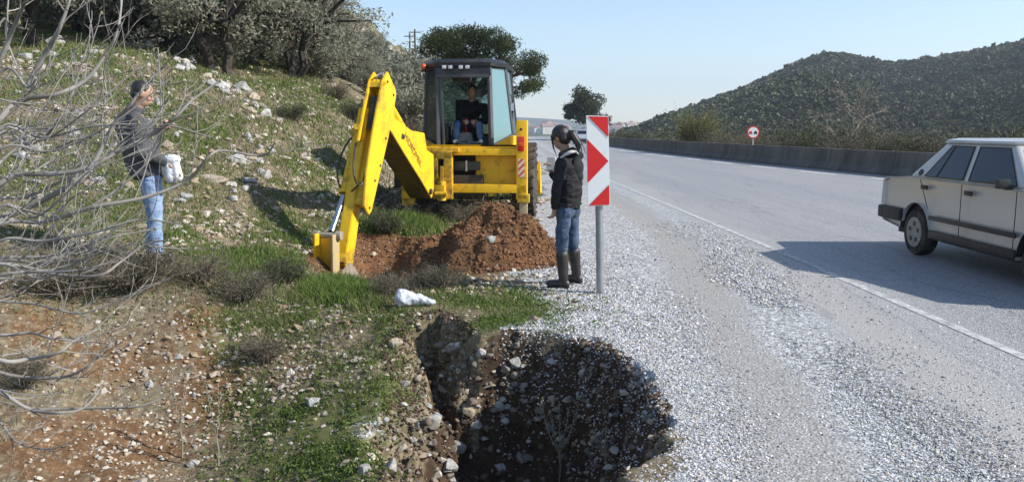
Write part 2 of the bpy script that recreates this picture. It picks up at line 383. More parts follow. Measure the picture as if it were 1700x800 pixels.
def ground_sheet():
    def grow(a, d, stop, g):
        out = [a]
        while abs(out[-1]) < stop: out.append(out[-1] + d); d *= g
        return out
    xs = np.concatenate([np.array(grow(-7, -.035, 3000, 1.055))[::-1][:-1], np.arange(-7, -3.2, .034), np.arange(-3.2, 1.9, .021), np.array(grow(1.9, .03, 3000, 1.05))])
    ys = [-60, -30, -15, -8, -4, -2, -1, 0, .8, 1.5, 2.0, 2.3]; y = 2.5; d = 0.0
    while y < 3000:
        ys.append(y); y += 0.0052 * y if y < 16 else 0.0052 * y * (1 + (y - 16) * .02)
        if y > 170: y += y * .06
    ys = np.array(ys); X, Y = np.meshgrid(xs, ys); Z = ground_z(X, Y)
    # keep the ground under the road sheet
    mk = masks(X.ravel(), Y.ravel(), Z.ravel())
    nx, ny = len(xs), len(ys); i = np.arange(nx * ny).reshape(ny, nx)
    F = np.stack([i[:-1, :-1], i[:-1, 1:], i[1:, 1:], i[1:, :-1]], -1).reshape(-1, 4)
    me = np_mesh("ground", np.stack([X, Y, Z], -1).reshape(-1, 3), F, True, attrs={k: v for k, v in mk.items()})
    t = NT("ground_soil"); co = t.coord(False)
    # earth
    soil = t.mix(t.ramp(t.noise(3.1, 8, .7, co), [(.3, (0, 0, 0)), (.7, (1, 1, 1))]), (.185, .145, .09), (.10, .08, .05))
    soil = t.mix(t.ramp(t.noise(19, 5, .7, co), [(.45, (0, 0, 0)), (.62, (1, 1, 1))]), soil, (.27, .225, .155))
    red = t.mix(t.ramp(t.noise(5.5, 8, .75, co), [(.3, (0, 0, 0)), (.7, (1, 1, 1))]), (.205, .118, .058), (.105, .060, .033))
    red = t.mix(t.ramp(t.noise(26, 5, .7, co), [(.52, (0, 0, 0)), (.66, (1, 1, 1))]), red, (.33, .235, .145))
    grn = t.mix(t.ramp(t.noise(14, 6, .7, co), [(.35, (0, 0, 0)), (.65, (1, 1, 1))]), (.085, .115, .030), (.16, .15, .07))
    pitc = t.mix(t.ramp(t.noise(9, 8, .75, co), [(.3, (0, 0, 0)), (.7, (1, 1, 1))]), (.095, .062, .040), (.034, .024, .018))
    ncol = t.n("TexNoise", i_Scale=11.0, i_Detail=6.0); t.put(co, ncol.inputs[0]); nf = ncol.outputs[0]
    def soften(a, lo=.35, hi=.65):
        s = t.math('ADD', t.attr(a), t.math('MULTIPLY', t.math('SUBTRACT', nf, .5), 1.3)); return t.ramp(s, [(lo, (0, 0, 0)), (hi, (1, 1, 1))])
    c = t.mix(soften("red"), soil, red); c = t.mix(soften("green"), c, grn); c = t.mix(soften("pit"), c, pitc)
    c = t.mix(t.attr('fresh'), c, t.mix(t.ramp(t.noise(6, 8, .75, co), [(.35, (0, 0, 0)), (.65, (1, 1, 1))]), (.20, .105, .052), (.095, .05, .027)))
    # stone specks in the earth
    vcol = t.vor(34, co, 1); vd = t.vor(34, co, 0)
    pick = t.math('GREATER_THAN', t.n("SeparateColor", i_0=vcol).outputs[0], .86)
    st = t.math('MULTIPLY', t.math('MULTIPLY', pick, t.math('LESS_THAN', vd, .34)), t.math('SUBTRACT', .8, t.math('MULTIPLY', t.attr('pit'), .8)))
    c = t.mix(st, c, t.mix(t.n("SeparateColor", i_0=vcol).outputs[1], (.30, .23, .15), (.50, .47, .41)))
    # gravel
    g, gd = shoulder_colour(t, co); gd = t.vor(62, co, 0)
    gm = soften("gr", .4, .6); c = t.mix(gm, c, g)
    ov = t.mix(t.noise(1.1, 7, .7, co), (.17, .14, .085), (.08, .085, .045)); c = t.mix(t.attr("over"), c, ov)
    hgt = t.mix(gm, t.n("CombineColor", i_0=t.noise(30, 8, .75, co)).outputs[0], t.n("CombineColor", i_0=t.math('SUBTRACT', 1.0, gd)).outputs[0])
    t.bump(t.n("SeparateColor", i_0=hgt).outputs[0], t.math('SUBTRACT', .85, t.math('MULTIPLY', t.attr('gr'), .5)), .016)
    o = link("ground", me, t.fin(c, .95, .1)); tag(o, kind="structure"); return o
ground = ground_sheet()

# ------------------------------------------------------------------ road
def road():
    ys = np.concatenate([np.arange(-20, 40, .5), np.arange(40, 175, 3)]); n = 14
    e = 2.1 + .25 * fbm(ys * .9, ys * 0, 4, 61); e = np.where(ys > 11.5, lerp1(ys, [(11.5, 2.1), (25, 1.9), (50, 1.6), (100, 2.0), (175, 3.4)]) + .1 * fbm(ys * .9, ys * 0, 4, 61), e)
    b = lerp1(ys, BARR) + .35; f = np.concatenate([[0], np.linspace(.035, 1, n - 1)])
    X = e[:, None] * (1 - f) + b[:, None] * f; Y = np.repeat(ys[:, None], n, 1)
    Z = X * 0 + .005
    Z[:, 0] = -.012
    i = np.arange(X.size).reshape(X.shape); F = np.stack([i[:-1, :-1], i[:-1, 1:], i[1:, 1:], i[1:, :-1]], -1).reshape(-1, 4)
    me = np_mesh("road", np.stack([X, Y, Z], -1).reshape(-1, 3), F, False)
    t = NT("old_asphalt"); co = t.coord(False)
    vs_ = t.n("SeparateColor", i_0=t.vor(85, co, 1)).outputs[0]
    c = t.ramp(vs_, [(0, (.09, .092, .10)), (.45, (.205, .207, .213)), (.8, (.32, .32, .325)), (1, (.52, .52, .52))])
    band = t.noise(.9, 6, .62, t.coord(False, (1.1, .06, 1)))
    c = t.mix(t.ramp(band, [(.35, (0, 0, 0)), (.68, (.5, .5, .5))]), c, (.38, .352, .345), 'MIX')
    sx = t.n("SeparateXYZ", i_0=co).outputs[0]
    # grit and chippings thrown on to the edge of the asphalt
    ed = t.math('ADD', sx, t.math('MULTIPLY', t.math('SUBTRACT', t.noise(1.1, 6, .65, t.coord(False, (1, .28, 1))), .5), 2.4))
    dus, _v = shoulder_colour(t, co)
    c = t.mix(t.ramp(t.math('DIVIDE', t.math('SUBTRACT', ed, 2.9), 1.3), [(0, (1, 1, 1)), (1, (.05, .05, .05))]), c, dus)
    # old cracks and patches
    w = t.n("TexWave", i_Scale=.5, i_Distortion=14.0, i_Detail=4.0); t.put(t.coord(False, (1, .2, 1)), w.inputs[0])
    c = t.mix(t.ramp(w.outputs[0], [(0, (.25, .25, .25)), (.012, (0, 0, 0))]), c, (.09, .09, .09))
    t.bump(t.vor(85, co, 0), .6, .008)
    o = link("road", me, t.fin(c, t.math('ADD', .52, t.math('MULTIPLY', vs_, .25)), .42)); tag(o, kind="structure")
road()
def ribbon(name, ys, xf, w, z, mat):
    xs = lerp1(ys, xf); dx = np.gradient(xs, ys); n = np.stack([np.ones_like(dx), -dx], 1); n /= np.linalg.norm(n, axis=1)[:, None]
    A = np.c_[xs - n[:, 0] * w / 2, ys - n[:, 1] * w / 2, 0 * ys + z]; B = np.c_[xs + n[:, 0] * w / 2, ys + n[:, 1] * w / 2, 0 * ys + z]
    Vv = np.concatenate([A, B]); k = len(ys); i = np.arange(k - 1)
    F = np.stack([i, i + k, i + k + 1, i + 1], 1)
    return Vv, F
t = NT("worn_white_paint"); co = t.coord(False)
wear = t.ramp(t.noise(9, 8, .75, co), [(.40, (.0, .0, .0)), (.60, (1, 1, 1))])
M_PAINT = t.fin(t.mix(wear, (.27, .27, .265), (.58, .57, .55)), .7, .3); 
Vv, F = ribbon("edge", np.arange(-15, 170, .6), LINE, .10, .009, M_PAINT)
tag(link("road_edge_line", np_mesh("road_edge_line", Vv, F), M_PAINT), kind="structure")
off = [(y, x - 1.75) for y, x in BARR]; VV, FF, k = [], [], 0
for y in np.arange(6, 168, 4.5):
    a, f = ribbon("d", np.linspace(y, y + 2.6, 6), off, .14, .009, None); VV.append(a); FF.append(f + k); k += len(a)
tag(link("far_lane_marking", np_mesh("far_lane_marking", np.vstack(VV), np.vstack(FF)), simple("white_lane_paint", (.78, .78, .76), (.6, .6, .58), 6)), kind="structure")

# ------------------------------------------------------------------ concrete safety barrier beyond the road
def barrier():
    ys = np.arange(-8, 168, 1.0); xs = lerp1(ys, BARR); xs = np.convolve(np.pad(xs, 4, 'edge'), np.ones(9) / 9, 'valid')
    prof = np.array([(-.30, -.05), (-.30, .07), (-.15, .30), (-.09, .83), (.09, .83), (.15, .30), (.30, .07), (.30, -.05)])
    dx = np.gradient(xs, ys); n = np.stack([np.ones_like(dx), -dx], 1); n /= np.linalg.norm(n, axis=1)[:, None]
    P = np.stack([np.stack([xs + n[:, 0] * a, ys + n[:, 1] * a, 0 * ys + h], 1) for a, h in prof], 1)
    k, m = len(ys), len(prof); i = np.arange(k * m).reshape(k, m)
    F = np.concatenate([np.stack([i[:-1, j], i[1:, j], i[1:, (j + 1) % m], i[:-1, (j + 1) % m]], 1) for j in range(m)])
    t = NT("weathered_concrete"); co = t.coord(False)
    c = t.mix(t.ramp(t.noise(.8, 8, .7, t.coord(False, (1, 1, .35))), [(.35, (0, 0, 0)), (.65, (1, 1, 1))]), (.105, .10, .09), (.21, .195, .17))
    c = t.mix(t.ramp(t.noise(6, 6, .7, t.coord(False, (1, 1, .2))), [(.5, (0, 0, 0)), (.75, (.7, .7, .7))]), c, (.06, .058, .05))
    jy = t.math('FRACT', t.math('DIVIDE', t.n("SeparateXYZ", i_0=co).outputs[1], 4.0))
    c = t.mix(t.math('LESS_THAN', jy, .012), c, (.06, .06, .06))
    t.bump(t.noise(25, 6, .7, co), .4, .01)
    o = link("concrete_barrier", np_mesh("concrete_barrier", P.reshape(-1, 3), F), t.fin(c, .9, .2))
    tag(o, "long grey weathered concrete safety barrier along the far side of the road", "barrier")
barrier()
# ------------------------------------------------------------------ far land
def lambert(name, a, b, scale, far=True):
    return simple(name, a, b, scale, .95, .05, obj=False)
def far_hills():
    # wooded hill across the valley
    prof = [(700, 216), (1000, 216), (1035, 215), (1052, 211), (1075, 200), (1100, 190), (1150, 171), (1200, 149), (1250, 129), (1300, 110), (1345, 100), (1380, 101), (1420, 106), (1460, 113), (1500, 111), (1560, 101), (1620, 91), (1660, 83), (1700, 71), (1800, 40), (1950, 10), (2200, 0), (2600, 20)]
    rr = [(700, 300), (1035, 300), (1150, 340), (1345, 410), (1470, 520), (1600, 470), (1700, 430), (1900, 380), (2600, 360)]
    pxs = np.arange(1020, 2560, 7.0); ss = np.concatenate([np.linspace(0, 1.0, 70), np.linspace(1.03, 2.2, 20)])
    PX, S = np.meshgrid(pxs, ss)
    def pos(PX, S):
        r1 = lerp1(PX, rr); py = lerp1(PX, prof) + 7 * sstep(1040, 1250, PX); r0 = 105 + 0 * PX; r = r0 + (r1 - r0) * S
        zr = 1.6 + (HORIZON - py) / F_PX * r1 - 1.6
        z = -13.9 + (zr + 13.9) * np.where(S <= 1, np.sin(np.clip(S, 0, 1) * 1.45) / math.sin(1.45), np.cos((S - 1) * 1.3))
        X = (PX - 850) / F_PX * r; Y = r * 1.0
        z = z + np.clip(S * (1.15 - S), 0, 1) * 4 * 5.5 * fbm(X * .013, Y * .013, 4, 71) + np.clip(S * 3, 0, 1) * 1.4 * fbm(X * .05, Y * .05, 3, 72)
        return X, Y, np.maximum(z, -13.95)
    X, Y, Z = pos(PX, S); i = np.arange(X.size).reshape(X.shape)
    F = np.stack([i[:-1, :-1], i[:-1, 1:], i[1:, 1:], i[1:, :-1]], -1).reshape(-1, 4)
    o = link("wooded_hill", np_mesh("wooded_hill", np.stack([X, Y, Z], -1).reshape(-1, 3), F, True), lambert("hill_earth", (.055, .058, .035), (.035, .04, .025), .12)); tag(o, kind="structure")
    # shrubs and trees of the hill, one mass
    N = 30000; r = np.random.default_rng(3)
    px = r.uniform(1030, 1990, N); s = r.uniform(0.0, 1.1, N) ** .68; s = np.where(r.random(N) < .06, r.uniform(.93, 1.03, N), s)
    X, Y, Z = pos(px, s)
    rad = r.uniform(.55, 1.5, N) * (1 + .55 * r.random(N) ** 5) * np.clip(Y / 330, .55, 1.3)
    tone = fbm(X * .02, Y * .02, 3, 75) + .5 * r.normal(size=N)
    brown = np.exp(-((px - 1480) / 130) ** 2) * sstep(-.6, .5, fbm(X * .015, Y * .015, 3, 76)) + np.exp(-((s - .05) / .25) ** 2) * .15
    cA = np.array([.038, .052, .028]); cB = np.array([.130, .138, .082]); cC = np.array([.155, .132, .092])
    f = sstep(-1, 1, tone)[:, None]; g = (r.random(N) < np.clip(brown, 0, .75))[:, None]
    col = np.where(g, cC * r.uniform(.6, 1.1, (N, 1)), cA * (1 - f) + cB * f)
    k = 24; d = r.normal(size=(N, k, 3)); d /= np.linalg.norm(d, axis=2)[..., None]; d[..., 2] = np.abs(d[..., 2]) * 1.1 - .25
    d *= (.62 + .5 * r.random((N, k, 1))) * rad[:, None, None]; c = (np.stack([X, Y, Z + rad * .35], 1)[:, None, :] + d).reshape(-1, 3)
    sz = np.repeat(rad, k) * .42; a_ = r.normal(size=c.shape); a_ /= np.linalg.norm(a_, axis=1)[:, None]; b_ = np.cross(a_, r.normal(size=c.shape)); b_ /= np.linalg.norm(b_, axis=1)[:, None]
    V_ = np.stack([c - a_ * sz[:, None], c + b_ * sz[:, None] * .8, c + a_ * sz[:, None], c - b_ * sz[:, None] * .8], 1).reshape(-1, 3)
    cc = np.repeat(col, k, 0) * r.uniform(.75, 1.25, (N * k, 1))
    o = link("hillside_woodland", np_mesh("hillside_woodland", V_, np.arange(N * k * 4).reshape(-1, 4), False, cols=np.repeat(cc, 4, 0)), attr_mat("hill_foliage", (1, 1, 1), .9, .05)); tag(o, kind="stuff")
    # low land far away with the town, and blue hills at the horizon
    xs = np.linspace(-900, 2400, 120); ys = np.linspace(420, 1900, 60); X, Y = np.meshgrid(xs, ys)
    Z = -13.8 + (Y - 420) / 1480 * 26 * (.8 + .35 * fbm(X * .003, Y * .003, 3, 81)); i = np.arange(X.size).reshape(X.shape)
    F = np.stack([i[:-1, :-1], i[:-1, 1:], i[1:, 1:], i[1:, :-1]], -1).reshape(-1, 4)
    tag(link("distant_plain", np_mesh("distant_plain", np.stack([X, Y, Z], -1).reshape(-1, 3), F, True), lambert("plain_green", (.12, .13, .075), (.055, .07, .04), .02)), kind="structure")
    xs = np.linspace(-1500, 2700, 200); prof2 = np.interp((xs / 2500) * F_PX + 850, [0, 780, 850, 880, 930, 970, 1010, 1060, 1150, 2400], [180, 188, 194, 196, 199, 203, 205, 204, 207, 207])
    zt = 1.6 + (HORIZON - prof2) / F_PX * 2500 + 3 * fbm(xs * .006, xs * 0, 4, 83)
    rows = [np.c_[xs, 0 * xs + 1850, 0 * xs - 13.5], np.c_[xs, 0 * xs + 2200, zt * .6 - 4 + 5 * fbm(xs * .01, xs * 0 + 3, 3, 84)], np.c_[xs, 0 * xs + 2500, zt], np.c_[xs, 0 * xs + 2900, 0 * xs - 13]]
    Vv = np.stack(rows); i = np.arange(len(xs) * 4).reshape(4, -1); F = np.stack([i[:-1, :-1], i[:-1, 1:], i[1:, 1:], i[1:, :-1]], -1).reshape(-1, 4)
    tag(link("blue_hills", np_mesh("blue_hills", Vv.reshape(-1, 3), F, True), lambert("far_green", (.07, .09, .06), (.05, .06, .045), .01)), kind="structure")
far_hills()
def plain_z(x, y): return float(-13.8 + (y - 420) / 1480 * 26 * (.8 + .35 * fbm(np.array(x * .003), np.array(y * .003), 3, 81)))
def house():
    w, d, h = 12, 9, 6; root = empty("town_house")
    m = MB(); m.box((0, 0, h / 2), (w, d, h)); m.box((w * .36, -d * .35, h * .3), (w * .5, d * .6, h * .6)); m.build("wall", simple("pale_render", (.62, .60, .56), (.5, .47, .42), .3, .9, .1), root)
    m = MB(); m.prism([(-w * .54, -d * .56, h), (-w * .54, d * .56, h), (-w * .54, 0, h + 2.4)], (w * 1.08, 0, 0)); m.build("roof", simple("red_roof_tiles", (.34, .22, .17), (.26, .17, .14), 1, .9, .1), root)
    for k in range(3):
        m = MB(); m.box((-3.8 + 3 * k, -d / 2 - .02, 4.2), (1.3, .1, 1.5)); m.build("window", M_WDARK, root)
    return root
M_WDARK = simple("dark_window", (.04, .045, .05), (.05, .05, .05), 1, .2, .5)
hs = house(); tag(hs, "small pale house with a red roof among the far town houses below the blue hills", "house", "far town houses below the blue hills")
rh = random.Random(11); first = True
for i in range(46):
    px = rh.choice([rh.uniform(872, 945), rh.uniform(1012, 1062), rh.uniform(905, 1040)]); yy = rh.uniform(1000, 1750); x = (px - 850) / F_PX * yy
    o = hs if first else copy_tree(hs); first = False
    o.location = (x, yy, plain_z(x, yy) - .3); o.rotation_euler = (0, 0, rh.uniform(0, 6.3)); s_ = rh.uniform(.7, 1.35); o.scale = (s_, s_, s_ * rh.uniform(.9, 1.5))
# utility poles on the skyline of the left slope
M_WOOD = simple("pole_wood", (.12, .10, .08), (.08, .07, .06), 2, .9, .1)
ends = []
for px, py0, py1, Yp, lab in ((680, 110, 56, 118, "thin dark utility pole on the skyline, the left and shorter-looking of the two"), (688.5, 120, 49, 112, "thin dark utility pole on the skyline nearest the big pine")):
    top = at(px, py1, Yp); zb = float(ground_z(np.array([top[0]]), np.array([Yp]))[0]); r0 = empty("utility_pole", (top[0], Yp, min(zb, top[2] - 5))); tag(r0, lab, "pole")
    h = top[2] - r0.location.z; m = MB(); m.cone((0, 0, -.3), (0, 0, h), .17, .11, seg=8); m.build("pole", M_WOOD, r0)
    m = MB(); m.box((0, 0, h - .4), (1.6, .12, .12)); m.build("crossarm", M_WOOD, r0); ends.append(top)
def wire(a, b, sag, r=.02):
    return [tuple(np.array(a) * (1 - t_) + np.array(b) * t_ - np.array([0, 0, sag * 4 * t_ * (1 - t_)])) for t_ in np.linspace(0, 1, 14)]
m = MB(); m.tube(wire(ends[1] - [0, 0, .4], at(655, 88, 108), .6), .025, 5); tag(m.build("power_line", M_BLKW if 'M_BLKW' in globals() else M_WOOD), "thin overhead power line running from the utility pole to the rocky crest", "power line")
# air
bpy.ops.mesh.primitive_cube_add(size=1); hz = bpy.context.active_object; hz.name = "haze"; hz.location = (0, 0, 92.5); hz.scale = (6800, 6800, 215); tag(hz, kind="stuff")
hm = bpy.data.materials.new("pale_air"); hm.use_nodes = True; nt = hm.node_tree; nt.nodes.remove(nt.nodes["Principled BSDF"])
pv = nt.nodes.new("ShaderNodeVolumePrincipled"); pv.inputs["Color"].default_value = (.80, .88, 1.0, 1); pv.inputs["Density"].default_value = .00036; pv.inputs["Anisotropy"].default_value = .2
nt.links.new(pv.outputs[0], nt.nodes["Material Output"].inputs["Volume"]); hz.data.materials.append(hm)

# ------------------------------------------------------------------ trees
def leaf_quads(cent, sz, asp, r, flat=0.0):
    n = len(cent); a = r.normal(size=(n, 3)); a[:, 2] *= (1 - flat); a /= np.linalg.norm(a, axis=1)[:, None]
    b = r.normal(size=(n, 3)); b -= (b * a).sum(1)[:, None] * a; b /= np.linalg.norm(b, axis=1)[:, None]
    s = sz * r.uniform(.6, 1.4, n); A = a * s[:, None]; B = b * (s * asp)[:, None]
    Vv = np.stack([cent - A, cent + B * .9 - A * .1, cent + A, cent - B * .9 + A * .1], 1).reshape(-1, 3)
    return Vv, np.arange(n * 4).reshape(-1, 4)
def crown_pts(clumps, n, r, shell=.45):
    c = np.array([c for c, _ in clumps]); q = np.array([[k] * 3 if np.isscalar(k) else k for _, k in clumps], float)
    w = q.prod(1) ** (2 / 3); idx = r.choice(len(c), n, p=w / w.sum()); d = r.normal(size=(n, 3)); d /= np.linalg.norm(d, axis=1)[:, None]
    rad = 1 - (1 - shell) * r.random(n) ** 1.2; rad *= 1 + .22 * r.normal(size=n) * (r.random(n) < .35)
    return c[idx] + d * q[idx] * rad[:, None], idx
def limb(m, p, q, r0, r1, r, n=5, bend=.12):
    p, q = np.array(p, float), np.array(q, float); L = np.linalg.norm(q - p); pts = []
    for i in range(n + 1):
        t_ = i / n; pts.append(tuple(p * (1 - t_) + q * t_ + r.normal(size=3) * bend * L * .4 * math.sin(math.pi * t_)))
    m.tube(pts, [r0 + (r1 - r0) * i / n for i in range(n + 1)], 7); return pts
def make_tree(name, seed, H, Wd, trunk_h, nclump, nleaf, lsz, asp, cols, bark, cr=(.38, .7), clumps=None, trunks=1, vflat=.75, z0=None):
    r = np.random.default_rng(seed); root = empty(name); m = MB(); cl = []
    base = [(0, 0, -.4)]
    if clumps is None:
        z0 = trunk_h * .45 if z0 is None else z0
        for i in range(nclump):
            a = r.uniform(0, 2 * math.pi); f = math.sqrt(r.random()); h = r.random(); zc = z0 + (H - z0) * h; w = Wd / 2 * f * math.sqrt(max(.25, 1 - ((h - .36) / .68) ** 2))
            k = r.uniform(*cr) * Wd * .2; cl.append(((w * math.cos(a), w * math.sin(a), zc), (k, k, k * vflat)))
    else: cl = clumps
    for tk in range(trunks):
        o_ = r.normal(size=2) * .25 * (tk > 0); fork = (o_[0] * 2 + r.normal() * .15, o_[1] * 2 + r.normal() * .15, trunk_h)
        limb(m, (o_[0], o_[1], -.4), fork, Wd * .035 * (1 if trunks == 1 else .7), Wd * .024, r)
        for c, k in cl[tk::trunks][::max(1, len(cl) // (18 * trunks))]:
            mid_ = (fork[0] * .5 + c[0] * .5, fork[1] * .5 + c[1] * .5, fork[2] * .55 + c[2] * .45 + .1)
            limb(m, fork, mid_, Wd * .016, Wd * .010, r, 3); limb(m, mid_, c, Wd * .010, Wd * .003, r, 3)
    m.build("trunk", bark, root, True)
    P_, idx = crown_pts(cl, nleaf, r); Vv, F = leaf_quads(P_, lsz, asp, r)
    tone = np.clip(r.normal(.5, .22, nleaf) + (r.random(len(cl))[idx] - .5) * .5, 0, 1)[:, None]
    col = np.array(cols[0]) * (1 - tone) + np.array(cols[1]) * tone
    link("crown", np_mesh("crown", Vv, F, False, cols=np.repeat(col, 4, 0)), M_LEAF, root); return root
M_LEAF = attr_mat("leaf", (1, 1, 1), .65, .25, .38)
M_BARK = simple("dark_bark", (.075, .065, .055), (.035, .03, .026), 9, .95, .1, bump=.6, bd=.02)
OL = ((.165, .17, .12), (.34, .335, .255)); GR = "grey green olive trees crowding the top of the slope"
olives = [make_tree("olive_tree", 20 + i, 5.2 + .5 * i, 5.0 + .4 * i, 1.3 + .15 * i, 60, 17000, .062, .40, OL, M_BARK, trunks=2) for i in range(3)]
spots = [(385,22,1.05,0,"grey green olive tree with dark forked trunk just above the tumbled stones"),(490,24.5,1.0,1,"grey green olive tree whose trunk stands in open grass left of the yellow arm"),
 (262,25,1.0,2,None),(550,27,.66,0,None),(320,29,1.05,1,None),(150,26,1.05,2,None),(622,33,.32,1,None),(440,31,1.1,2,None),(525,37,.68,0,None),(-10,25,1.0,1,None),
 (665,44,.36,2,None),(600,46,.36,0,None),(350,39,1.1,1,None),(225,40,1.1,0,None),(90,36,1.1,2,None),(575,60,.38,2,None),(495,55,.75,0,None),(705,50,.48,0,None),(733,60,.8,2,None),(430,52,1.0,1,None),(640,70,.38,1,None),(-70,17,1.0,0,None),(60,47,1.1,0,None)]
used = set()
for i, (px, yy, sc_, kd, lab) in enumerate(spots):
    x = (px - 850) / F_PX * yy; z = float(ground_z(np.array([x]), np.array([float(yy)]))[0])
    o = olives[kd] if kd not in used else copy_tree(olives[kd]); used.add(kd); o.location = (x, yy, z - .1); o.rotation_euler = (0, 0, i * 2.1); o.scale = (sc_,) * 3
    tag(o, lab or "grey green olive tree in the dense grove covering the upper left slope", "tree", GR)
# dark evergreen at the top left
dk = make_tree("evergreen_tree", 41, 5.5, 4.2, 1.6, 40, 12000, .07, .5, ((.018, .026, .012), (.05, .065, .028)), M_BARK, trunks=1, z0=1.0)
x = (70 - 850) / F_PX * 19; dk.location = (x, 19, float(ground_z(np.array([x]), np.array([19.]))[0])); tag(dk, "dark green tree with deep shade under it at the top left corner of the photo", "tree")
# big pine behind the cab
def px_clumps(L, Yd, base, r):
    out_ = []
    for px, py, rx, ry in L:
        for k in range(4):
            a = r.uniform(0, 6.28); f = r.uniform(.25, .75); yy = Yd + r.uniform(-1.8, 1.8) * (Yd / 45); p = at(px + rx * f * math.cos(a), py + ry * f * math.sin(a), yy) - base
            q = (rx * .55 + 4) / F_PX * Yd; out_.append((tuple(p), (q, q, max(q * .7, (ry * .42) / F_PX * Yd))))
    return out_
r = np.random.default_rng(5); base = np.array([(795 - 850) / F_PX * 45, 45, 0.0])
PL = [(722, 68, 30, 14), (760, 64, 35, 14), (800, 68, 36, 16), (838, 82, 32, 20), (872, 102, 28, 18), (888, 125, 22, 24), (872, 148, 22, 14), (848, 118, 24, 24), (745, 88, 34, 16), (790, 98, 34, 20), (715, 82, 18, 12)]
pine = make_tree("pine_tree", 6, 7, 7.4, 3.4, 0, 26000, .105, .22, ((.022, .034, .010), (.085, .105, .030)), simple("pine_bark", (.11, .075, .055), (.06, .045, .035), 6, .95, .1, bump=.5, bd=.02), clumps=px_clumps(PL, 45, base, r))
pine.location = base.tolist(); tag(pine, "broad dark green pine with a drooping right side standing behind the backhoe cab", "tree")
base = np.array([(985 - 850) / F_PX * 118, 118, -1.0])
t2 = make_tree("round_tree", 8, 7, 7, 3.0, 0, 9000, .20, .4, ((.022, .032, .016), (.065, .075, .036)), M_BARK, clumps=px_clumps([(968, 158, 20, 10), (985, 172, 26, 14), (955, 180, 16, 12), (978, 192, 26, 12), (1000, 196, 12, 14), (944, 190, 8, 6)], 118, base, r))
t2.location = base.tolist(); tag(t2, "round dark tree in the distance beyond the road, partly behind the striped sign", "tree")
# ------------------------------------------------------------------ shrubs behind the barrier
def make_shrub(name, seed, H, Wd, ntw, nleaf, cols, tw, lsz=.03, up=.6):
    r = np.random.default_rng(seed); root = empty(name); m = MB(); tips = []
    for i in range(ntw):
        a = r.uniform(0, 6.28); f = r.uniform(.1, 1) ** .7; q = (Wd / 2 * f * math.cos(a), Wd / 2 * f * math.sin(a), H * r.uniform(.5, 1) * (1 - .45 * f * (1 - up)))
        pts = limb(m, (q[0] * .12, q[1] * .12, -.1), q, .018 * H, .005 * H, r, 4, .18); tips += [np.array(p) for p in pts[2:]]
        for k in range(4):
            b = np.array(pts[r.integers(2, 5)]); e_ = b + np.array([math.cos(a), math.sin(a), .8]) * r.uniform(.1, .3) * H + r.normal(size=3) * .1 * H
            m.tube([tuple(b), tuple((b + e_) / 2 + r.normal(size=3) * .02), tuple(e_)], [.007 * H, .005 * H, .003 * H], 4); tips.append(e_); tips.append((b + e_) / 2)
    m.build("stems", tw, root)
    if nleaf:
        tips = np.array(tips); P_ = tips[r.integers(0, len(tips), nleaf)] + r.normal(size=(nleaf, 3)) * .09 * H; P_[:, 2] = np.abs(P_[:, 2]); Vv, F = leaf_quads(P_, lsz, .4, r); t_ = r.random((nleaf, 1))
        link("foliage", np_mesh("foliage", Vv, F, cols=np.repeat(np.array(cols[0]) * (1 - t_) + np.array(cols[1]) * t_, 4, 0)), M_LEAF, root)
    return root
M_TWIG = simple("dry_twig", (.20, .17, .125), (.12, .10, .075), 6, .9, .1)
M_TWG = simple("green_twig", (.15, .16, .06), (.20, .19, .09), 6, .9, .1)
sh = [make_shrub("dry_shrub", 51 + i, 1.0, 1.6, 60, 900 + 900 * i, ((.07, .068, .042), (.17, .155, .11)), M_TWIG, .035) for i in range(2)] + [make_shrub("green_shrub", 55, 1.0, 1.5, 45, 3800, ((.04, .05, .025), (.11, .12, .065)), M_TWIG, .045), make_shrub("olive_bush", 57, 1.0, 1.6, 45, 5600, OL, M_TWIG, .05)]
rs = random.Random(4); used = set()
for i in range(78):
    yy = 22 * (165 / 22) ** rs.random() if i % 3 else rs.uniform(22, 60); dx = rs.uniform(1.0, 4.5) * (1 + yy / 60); x = float(lerp1(np.array([yy]), BARR)[0]) + dx
    z = float(ground_z(np.array([x]), np.array([yy]))[0]); kd = rs.choice([0, 1, 2, 2, 2]); o = sh[kd] if kd not in used else copy_tree(sh[kd]); used.add(kd)
    s_ = max(rs.uniform(.9, 1.5), (-z + .6 + rs.uniform(0, .8))); s_ = min(s_, 4); o.location = (x, yy, z); o.scale = (s_, s_, s_); o.rotation_euler = (0, 0, rs.uniform(0, 6.3))
    tag(o, "dark leafy wild shrub in the belt of shrubs behind the barrier" if kd == 2 else "tan dry leafless wild shrub in the belt of shrubs behind the barrier", "shrub", "dark leafy shrubs behind the barrier" if kd == 2 else "dry shrubs behind the barrier")
    if yy > 60 : o.scale = (s_ * 1.5, s_ * 1.5, s_ * .9)
br = make_shrub("broom_bush", 61, 2.6, 2.4, 150, 5200, ((.10, .11, .04), (.22, .21, .09)), M_TWG, .05, up=.9); x = (1155 - 850) / F_PX * 54
br.location = (x, 54, float(ground_z(np.array([x]), np.array([54.]))[0]) - .15); tag(br, "yellow green broom bush with upright stems just behind the barrier", "bush")
for i in range(64):
    px = rs.uniform(-60, 560) if i % 2 else rs.uniform(-40, 700); yy = rs.uniform(25, 50) if px < 540 else rs.uniform(30, 75); x = (px - 850) / F_PX * yy; o = copy_tree(sh[3]) if i else sh[3]; s_ = rs.uniform(.9, 2.1)
    o.location = (x, yy, float(ground_z(np.array([x]), np.array([yy]))[0]) - .1); o.scale = (s_ * 1.1, s_ * 1.1, s_); o.rotation_euler = (0, 0, rs.uniform(0, 6.3))
    tag(o, "low grey green bush growing among the olive trees on the left slope", "bush", "low bushes among the olive trees")
